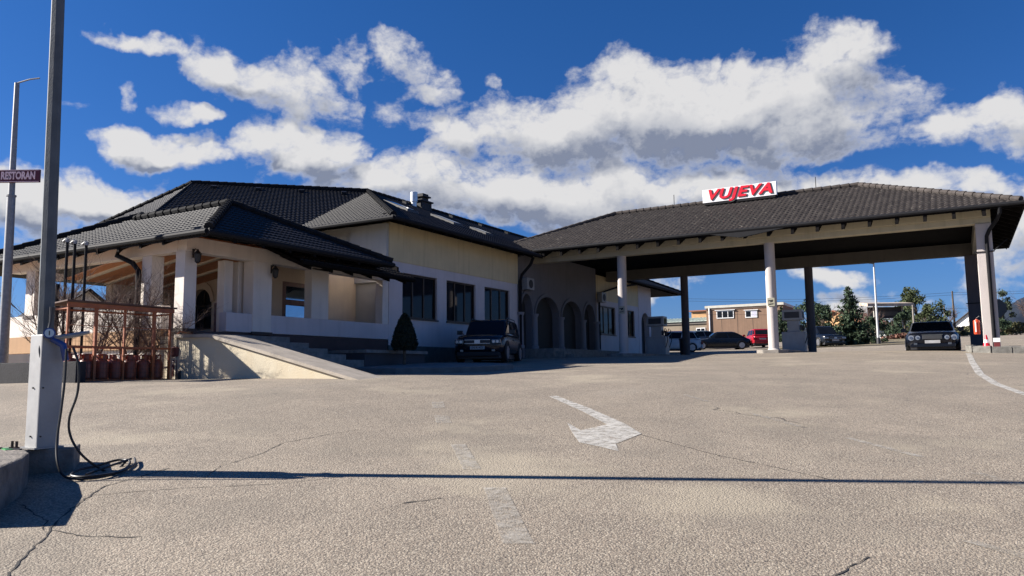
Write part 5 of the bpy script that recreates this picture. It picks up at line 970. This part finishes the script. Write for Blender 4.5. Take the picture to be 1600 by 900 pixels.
sx, sy = W(32.3, 79.0); rv = car('delivery_car', 'bright red car with white lettering parked beside the big spruce', 'car', sx, sy, math.atan2(-.55, .83), 4.2, 1.75, 1.5, paint('bright_red_paint', (.50, .01, .02)), HATP, belt=.95, ws=(.22, .36), rw=(.80, .97))
q = MB(); q.box(-.6, .6, -.885, -.875, .78, .90); q.build('lettering_band', WHITE, rv, world=False)
# rubbish bin under the canopy
bx, by = W(9.85, 44.0); zb = gh(bx, by); bn = thing('rubbish_bin', 'dark rubbish bin beside the rear canopy column', 'bin', (bx, by, zb)); b = MB(); b.lathe((0, 0, 0), [(.26, 0), (.31, 1.0), (.33, 1.02)], 12); b.build('tub', PD, bn, world=False); b = MB(); b.lathe((0, 0, 1.02), [(.34, 0), (.34, .05), (.12, .14)], 12); b.build('lid', PD, bn, world=False)

# ------------------------------------------------------------------ background buildings
BROWN = wallmat('brown_panel_wall', (.24, .15, .10), .3); TAN = wallmat('tan_wall', (.28, .23, .17), .3); GRN = pm('pale_green_roof_sheet', (.45, .52, .46), .5, .1, 2); WIN = WHITE
wb = thing('brown_warehouse', 'flat roofed two storey brown panel building behind the canopy', 'building', (-25, 106, 4.5))
MB().box(-29.4, -19.4, 104, 112, 3.5, 10.0).build('wall', BROWN, wb)
MB().box(-29.55, -19.25, 103.85, 112.1, 10.0, 10.33).build('roof_edge', pm('cream_fascia', (.55, .52, .45), .5), wb)
MB().box(-29.4, -20.1, 103.93, 103.998, 9.75, 9.998).build('cornice_board', pm('dark_brown_board', (.12, .08, .06)), wb)  # darker brown board along the top of the wall
for x in (-27.4, -25.3, -23.3, -21.4): MB().box(x, x+.05, 103.985, 104.02, 3.5, 9.7).build('panel_joint', pm('joint_dark', (.15, .10, .07)), wb)
def bwin(par, x0, x1, z0, z1, y, n, shutter=None):
    f = MB().box(x0, x1, y-.08, y-.003, z0, z1).build('window', WIN, par); w = (x1-x0-.1)/n
    for i in range(n): MB().box(x0+.1+i*w, x0+i*w+w, y-.09, y-.081, z0+.12, z1-.12).build('pane', GLASS if i != shutter else pm('lilac_blind', (.55, .55, .65)), f)
bwin(wb, -28.0, -25.7, 8.55, 9.6, 104, 3); bwin(wb, -24.2, -22.65, 8.5, 9.45, 104, 2, 1)
MB().box(-28.2, -25.5, 103.8, 103.99, 9.62, 9.70).build('shutter_box', WIN, wb); MB().box(-24.35, -22.5, 103.8, 103.99, 9.47, 9.55).build('shutter_box', WIN, wb)
MB().box(-23.4, -21.6, 103.95, 103.998, 4.0, 6.1).build('door', PD, wb); MB().box(-23.6, -20.1, 103.7, 103.998, 6.1, 6.22).build('canopy_strip', PD, wb)
b = MB(); b.tube([(-28.95, 103.9, 10.0), (-28.95, 103.9, 4)], .10, 8); b.build('downpipe', WIN, wb)
wl = thing('low_warehouse', 'low tan building with pale green sheet roof left of the brown one', 'building', (-37, 106, 4.5))
MB().box(-46, -29.45, 104.5, 112, 3.5, 8.15).build('wall', TAN, wl); MB().box(-46, -29.45, 104.35, 104.48, 8.0, 8.35).build('eave_board', pm('dark_eave', (.18, .16, .14)), wl)
b = MB(); sheet(b, [(-46.1, 104.2, 8.40), (-29.46, 104.2, 8.40), (-29.46, 109, 9.15), (-46.1, 109, 9.15)], .08)
for x in np.arange(-46, -29.6, .5): b.obox((x, 106.6, 8.79), (.04, 0, 0), (0, 2.4, .375), (0, 0, .05))
b.build('roof', GRN, wl); bwin(wl, -31.0, -29.75, 6.6, 7.45, 104.5, 2); MB().box(-35.3, -32.5, 104.40, 104.49, 4.0, 6.9).build('shutter_door', pm('pale_shutter', (.6, .6, .58)), wl)
MB().box(-35.6, -32.2, 104.3, 104.49, 6.9, 7.15).build('door_lintel', BROWN, wl)
oh = thing('orange_house', 'orange house just showing over the low tan building', 'building', (-33, 125, 4.5)); MB().box(-37.5, -31, 124, 132, 4, 11.2).build('wall', pm('orange_render', (.60, .36, .18), .9), oh); b = MB(); b.prism([(-37.8, 123.7), (-30.7, 123.7), (-30.7, 132), (-37.8, 132)], 11.2, [11.4, 11.4, 12.0, 12.0]); b.build('roof', pm('terracotta_roof', (.30, .12, .07)), oh)
def gable(name, label, x, y, w, dpt, z0, hw_, hr, wallm, roofm, rz=0):
    t = thing(name, label, 'house', (x, y, z0), rz); MB().box(-w/2, w/2, 0, dpt, -1, hw_).extr([(-w/2, 0, hw_), (w/2, 0, hw_), (0, 0, hr)], (0, dpt, 0)).build('wall', wallm, t, world=False)
    b = MB(); o = .5; zz = (hr-hw_)/(w/2)
    for s in (-1, 1): sheet(b, [(0, -o, hr+.12), (s*(w/2+o), -o, hw_-o*zz+.12), (s*(w/2+o), dpt+o, hw_-o*zz+.12), (0, dpt+o, hr+.12)], .12)
    b.build('roof', roofm, t, world=False); 
    for s in (-1, 1): MB().box(s*w*.22-.5, s*w*.22+.5, -.05, -.003, hw_*.35, hw_*.35+1.1).build('window', GLASS, t, world=False)
    MB().box(-w*.3, w*.3, -.9, -.01, hw_*.75, hw_*.85).build('balcony', wallm, t, world=False); return t
hx, hy = W(89.5, 150); gable('gabled_house', 'white gabled house with dark roof far behind the right post', hx, hy, 6.5, 9, gh(hx, hy)-1.0, 3.2, 5.6, pm('white_house_render', (.7, .69, .66)), pm('dark_roof', (.05, .035, .03)), R(-22))
hx, hy = W(-27.5, 50); gable('neighbour_house', 'dark roofed house on the slope below, behind the bare shrubs', hx, hy, 9, 10, -2, 5.6, 9.2, PORCH, TILE, R(75))
hx, hy = W(42, 100); gable('terracotta_house', 'small house with orange wall behind the bright red car', hx, hy, 8, 8, gh(hx, hy)-1, 2.8, 4.6, pm('orange_render', (.6, .36, .18)), pm('terracotta_roof', (.30, .12, .07)), R(-20))
# billboard shelter
bs = thing('roofed_billboard', 'old roofed billboard frame on two posts with a dark panel among the trees', 'billboard', (-6, 83.5, 4.4)); P1 = Vector((-7.75, 82.1)); P2 = Vector((-3.9, 84.35)); u = (P2-P1).normalized(); vv = Vector((-u.y, u.x))
b = MB(); b.obox(((P1.x+P2.x)/2, (P1.y+P2.y)/2, 7.85), (*(u*2.25), 0), (*(vv*.9), .12), (0, 0, .14)); b.build('roof', pm('rusty_pale_sheet', (.42, .34, .27), .7, .3, 2), bs)
b = MB(); c = (P1+P2)/2+vv*.3; b.obox((c.x, c.y, 7.05), (*(u*1.75), 0), (*(vv*.05), 0), (0, 0, .55)); b.build('panel', pm('dark_blank_panel', (.045, .04, .05), .7), bs)
b = MB(); b.obox((c.x-vv.x*.06, c.y-vv.y*.06, 6.95), (*(u*1.2), 0), (*(vv*.01), 0), (0, 0, .20)); b.build('panel_strip', pm('grey_panel_strip', (.12, .11, .10), .7), bs)
for k in (.22, .84):
    p = P1.lerp(P2, k); b = MB(); b.tube([(p.x, p.y, gh(p.x, p.y)-.2), (p.x, p.y, 7.75)], .075, 8); b.build('post', pm('pale_post', (.40, .38, .34)), bs)
bn_ = thing('tarpaulin', 'white sagging tarpaulin stretched below the billboard', 'tarpaulin', (-6.8, 88.4, 4.5)); b = MB(); a = Vector((-8.6, 87.4)); c = Vector((-5.4, 89.3)); nseg = 24; vs = []
for i in range(nseg+1):
    p = a.lerp(c, i/nseg); vs += [(p.x+.12*math.sin(i*1.7), p.y-.10*math.sin(i*1.7), gh(p.x, p.y)+.12+.05*math.sin(i)), (p.x, p.y+.5, 5.28+.05*math.sin(i*.8))]
b.add(vs, [(2*i, 2*i+2, 2*i+3, 2*i+1) for i in range(nseg)]); b.build('sheet', pm('white_tarpaulin', (.62, .62, .60), .6), bn_)
b = MB(); b.obox(((a.x+c.x)/2, (a.y+c.y)/2+.5, 5.45), ((c.x-a.x)/2, (c.y-a.y)/2, 0), (-.02, .03, 0), (0, 0, .10)); b.build('top_board', WHITE, bn_)
# lamp post and poles
def pole(name, label, cat, x, y, h, r, mat, group=None, lamp=None, cross=False):
    z = gh(x, y); t = thing(name, label, cat, (x, y, z), 0, group); b = MB(); b.tube([(0, 0, -.2), (0, 0, h)], [r, r*.6], 8); b.build('shaft', mat, t, world=False, smooth=True)
    if lamp: b = MB(); b.obox((lamp[0]*.3, lamp[1]*.3, h+.02), (lamp[0]*.3, lamp[1]*.3, .03), (-lamp[1]*.1, lamp[0]*.1, 0), (0, 0, .05)); b.build('lamp_head', STEELD, t, world=False, bevel=.01); b = MB(); b.tube([(0, 0, 0), (0, 0, .5)], r*1.5, 8); b.build('base_sleeve', PD, t, world=False)
    if cross: b = MB(); b.obox((0, 0, h-.4), (.5, .3, 0), (-.03, .05, 0), (0, 0, .05)); b.build('crossarm', BARK, t, world=False)
    return t
pole('lamp_post', 'tall white steel lamp post standing right of the big spruce', 'lamp post', -4.9, 60.7, 5.85, .09, pm('pale_pole_paint', (.5, .5, .5), .5), lamp=(-.8, -.5))
pole('concrete_pole', 'pale pole behind the roof of the black sedan, left one', 'pole', -3.37, 78.9, 3.1, .11, CONC, 'pale poles along the road'); pole('concrete_pole', 'pale pole behind the roof of the black sedan, right one', 'pole', -1.15, 103.3, 3.6, .12, CONC, 'pale poles along the road')
up = pole('utility_pole', 'dark wooden utility pole with wires right of the pale poles', 'pole', -.2, 92.3, 4.7, .12, BARK)
b = MB()
for z_, y_ in ((4.55, 0), (4.3, .1), (2.9, 0)):
    A0 = Vector((-25, -10, z_)); B0 = Vector((25, 6+y_, z_+.6))
    for (s0, s1) in ((Vector((0, 0, z_)), B0), (Vector((0, 0, z_)), A0)):
        pts = [s0.lerp(s1, k/8)-Vector((0, 0, .35*math.sin(math.pi*k/8))) for k in range(9)]; b.tube(pts, .012, 4, caps=False)
b.build('wires', PD, up, world=False)
b = MB(); kz = []
strip('verge_kerb', [(-6.0, 54.3), (-4.56, 55.1), (-2.58, 56.25), (-1.0, 57.2)], .35, pm('dark_kerb', (.05, .045, .04), .9), .05)
drape('verge', [(-12.5, 57.5), (-8, 58.2), (-4.7, 55.8), (-1.2, 57.9), (-.6, 66), (-.8, 92), (-13, 92)], pm('dry_verge_grass', (.13, .11, .06), .95, .3, 1.5, .8, 20, col2=(.20, .16, .10)), .05, 8)

# ------------------------------------------------------------------ trees
def conifer(name, label, x, y, h, r, seed, mat=NEED, n=26, dens=1.0, group=None, power=.9, dz=0, sz=.10):
    z = gh(x, y)+dz; t = thing(name, label, 'tree', (x, y, z), 0, group); rr = random.Random(seed); tr = MB(); tr.tube([(0, 0, -.3), (0, 0, h*.98)], [.028*h, .01], 8); pts = []
    zz = .06*h
    while zz < h*.985:
        f = 1-zz/h; ln0 = r*(f**power)*(1 if zz > .12*h else .75); k_ = max(3, int(n*(.25+f)*.55))
        for k in range(k_):
            a = rr.uniform(0, 6.283); ln = ln0*rr.uniform(.62, 1.12); dr = rr.uniform(-.25, .12)-.1*f
            tip = Vector((math.cos(a)*ln, math.sin(a)*ln, dr*ln)); base_ = Vector((0, 0, zz)); tr.tube([base_, base_+tip*.95], [.006*h*f+.006, .004], 3, caps=False)
            m = int((6+34*ln/max(r, .1)*f**.3)*dens)
            for _ in range(m):
                s = rr.uniform(.15, 1.05); w = .16*ln*(1.1-s)+.04
                pts.append(base_+tip*s+Vector((rr.gauss(0, w), rr.gauss(0, w), rr.gauss(-.03, .05+.03*ln))))
        zz += h*rr.uniform(.028, .045)
    tr.build('trunk', BARK, t, world=False); crown([tuple(p) for p in pts], mat, t, size=sz, seed=seed); return t
def leafy(name, label, x, y, h, r, seed, mat=PINE, group=None, n=3500, z0=.2, cat='tree', sz=.10, clumps=26):
    z = gh(x, y); t = thing(name, label, cat, (x, y, z), 0, group); rr = random.Random(seed); tr = MB(); tr.tube([(0, 0, -.2), (.05*h*rr.uniform(-1, 1), 0, h*.5), (0, 0, h*.85)], [.03*h, .02*h, .006*h], 8); pts = []
    for c in range(clumps):
        u = rr.random(); a = rr.uniform(0, 6.283); cz = h*(z0+(1-z0)*u); rad = r*math.sqrt(max(0, 1-((u-.42)/.62)**2))*rr.uniform(.3, .95); c0 = Vector((rad*math.cos(a), rad*math.sin(a), cz)); cr_ = r*rr.uniform(.18, .34)
        tr.tube([(0, 0, cz*.6), tuple(c0*.9+Vector((0, 0, cz*.06)))], [.008*h, .003*h], 4, caps=False)
        for _ in range(n//clumps):
            d = Vector((rr.gauss(0, 1), rr.gauss(0, 1), rr.gauss(0, .8))); d = d.normalized()*cr_*rr.random()**.45; pts.append(tuple(c0+d))
    tr.build('trunk', BARK, t, world=False); crown(pts, mat, t, size=sz, seed=seed); return t
g_ = 'evergreen trees behind the canopy'
conifer('spruce_tree', 'tall dark spruce with a ragged pointed top beside the lamp post', -6.95, 63.0, 4.55, 1.75, 1, NEED, 26, 1.0, g_, .75)
leafy('dark_pine', 'dark rounded pine just left of the tall ragged spruce', -9.3, 66.0, 3.1, 1.4, 2, NEED, g_, 3500, .05, sz=.08)
conifer('small_fir', 'small fir between the fuel pump and the middle round column', -17.7, 93.7, 4.2, 1.9, 3, NEED, 20, .8, g_, .9, sz=.12); conifer('small_fir', 'small open fir right of the rear canopy column', -13.9, 95.9, 3.3, 1.9, 4, NEED, 14, .5, g_, .9, sz=.10)
leafy('pine_tree', 'yellow green pine with a high crown behind the left pale pole', -3.6, 90.2, 5.0, 1.7, 5, PINE, g_, 4500, .12, sz=.09)
leafy('pine_tree', 'low broad yellow green pine between the two pale poles', -1.9, 85.4, 3.4, 1.7, 6, PINE, g_, 3500, .05, sz=.09)
leafy('dark_pine', 'dark bushy pine under the right end of the billboard', -4.3, 83.0, 2.6, 1.3, 7, NEED, g_, 3000, .02, sz=.08); leafy('dark_pine', 'dark pine behind the billboard panel', -5.8, 89.0, 3.0, 1.7, 17, NEED, g_, 2500, .05, sz=.09)
leafy('pine_tree', 'loose pale green pine right of the octagonal sign', 3.45, 82.8, 3.9, 1.5, 8, pm('grey_green_needles', (.06, .08, .05), .9, .3, 2, obj=True), g_, 3000, .25, sz=.08)
leafy('dark_pine', 'dark low bush below the loose pale green pine', 3.2, 81.0, 1.5, 1.0, 18, NEED, None, 1500, .0, 'bush', sz=.08)
leafy('dark_pine', 'dark broad tree mass left of the tall spruce, partly behind it', -11.0, 70.0, 3.6, 1.7, 21, NEED, g_, 3500, .02, sz=.09); leafy('dark_pine', 'low dark bush between the big spruce and the lamp post', -5.9, 66.0, 2.0, 1.2, 22, NEED, g_, 2200, .0, sz=.08); leafy('pine_tree', 'yellow green bush right behind the parked black sedan roof', -2.6, 80.5, 2.3, 1.3, 23, PINE, g_, 2200, .0, sz=.08); leafy('dark_pine', 'dark tree behind the right billboard post', -5.1, 93.0, 3.9, 1.7, 24, NEED, g_, 3000, .05, sz=.09)
g_ = 'leafless trees in the background'
for i, (x, y, h, lb) in enumerate(((-.6, 108.5, 4.2, 'wide leafless tree right of the utility pole'), (-9.3, 72.0, 3.6, 'leafless tree between the spruce and the billboard'), (-6.3, 74.0, 3.7, 'leafless tree behind the lamp post'), (-2.8, 96, 3.6, 'leafless tree between the pines and the pole'), (5.9, 89.5, 4.4, 'leafless tree at the right edge of the picture'), (2.6, 118, 4.5, 'leafless tree behind the gabled house side'), (-8.4, 79.0, 3.3, 'leafless tree left of the billboard'), (1.2, 104, 3.4, 'small leafless tree left of the right canopy post'))):
    bare_tree('bare_tree', lb, 'tree', (x, y, gh(x, y)-.1), h, 30+i, .55, .08, 5, 3, 1, g_)
def hedge(label, pts, h, w, seed, mat, name='hedge'):
    rr = random.Random(seed); x0, y0 = pts[0]; t = thing(name, label, 'hedge', (x0, y0, gh(x0, y0))); o = ORG[t.name]; P_ = []
    for i in range(len(pts)-1):
        a = Vector(pts[i]); c = Vector(pts[i+1]); 
        for _ in range(int((c-a).length*420)):
            p = a.lerp(c, rr.random())+Vector((rr.gauss(0, w), rr.gauss(0, w))); hh = h*(.75+.25*math.sin(p.x*2.1+p.y*1.3))*rr.random()**.6; P_.append((p.x-o.x, p.y-o.y, gh(p.x, p.y)+hh-o.z))
    crown(P_, mat, t, 'foliage', .12, seed); return t
HG = pm('olive_hedge_leaves', (.07, .075, .03), .9, .3, 1.5, col2=(.12, .11, .05), obj=True)
hedge('long olive green hedge at the right edge below the mountain', [(3.2, 84.0), (7, 86), (12, 89)], 1.15, .5, 3, HG); hedge('low scrubby hedge under the trees beyond the road', [(-3.2, 86), (-1.5, 90), (1.2, 97)], 1.0, .5, 4, HG)
hedge('reddish dry scrub in front of the billboard post', [(-5.4, 80.5), (-4.0, 81.5)], .5, .35, 5, pm('dry_red_scrub', (.20, .10, .07), .95, obj=True))

# ------------------------------------------------------------------ far hills
def hills(name, prof, mat, depth=600):
    vs = []; fs = []; n = len(prof); rows = 7
    for i, (x, y, h) in enumerate(prof):
        d = Vector((x, y)).normalized()
        for k in range(rows):
            f = k/(rows-1); s = math.sin(f*math.pi*.5) ; q = Vector((x, y))+d*(-depth*(1-f)); vs.append((q.x, q.y, -60+(h+60)*s+14*math.sin(i*1.7+k*2.1)*(k < rows-1)))
    for i in range(n-1):
        for k in range(rows-1): fs.append((i*rows+k, (i+1)*rows+k, (i+1)*rows+k+1, i*rows+k+1))
    b = MB(); b.add(vs, fs); o = fixnormals(b.build(name, mat, world=False, smooth=True)); o['kind'] = 'structure'; return o
HM = pm('hazy_forested_hill', (.020, .027, .042), .95, .35, .012, detail=8, col2=(.034, .042, .058), spec=.0)  # blue-grey of distant haze is put into the hill colour
def ridge(az0, az1, D, f, n=60):
    out_ = []
    for i in range(n+1):
        a = az0+(az1-az0)*i/n; X = math.tan(R(a))*D; x, y = W(X, D); out_.append((x, y, f(a)))
    return out_
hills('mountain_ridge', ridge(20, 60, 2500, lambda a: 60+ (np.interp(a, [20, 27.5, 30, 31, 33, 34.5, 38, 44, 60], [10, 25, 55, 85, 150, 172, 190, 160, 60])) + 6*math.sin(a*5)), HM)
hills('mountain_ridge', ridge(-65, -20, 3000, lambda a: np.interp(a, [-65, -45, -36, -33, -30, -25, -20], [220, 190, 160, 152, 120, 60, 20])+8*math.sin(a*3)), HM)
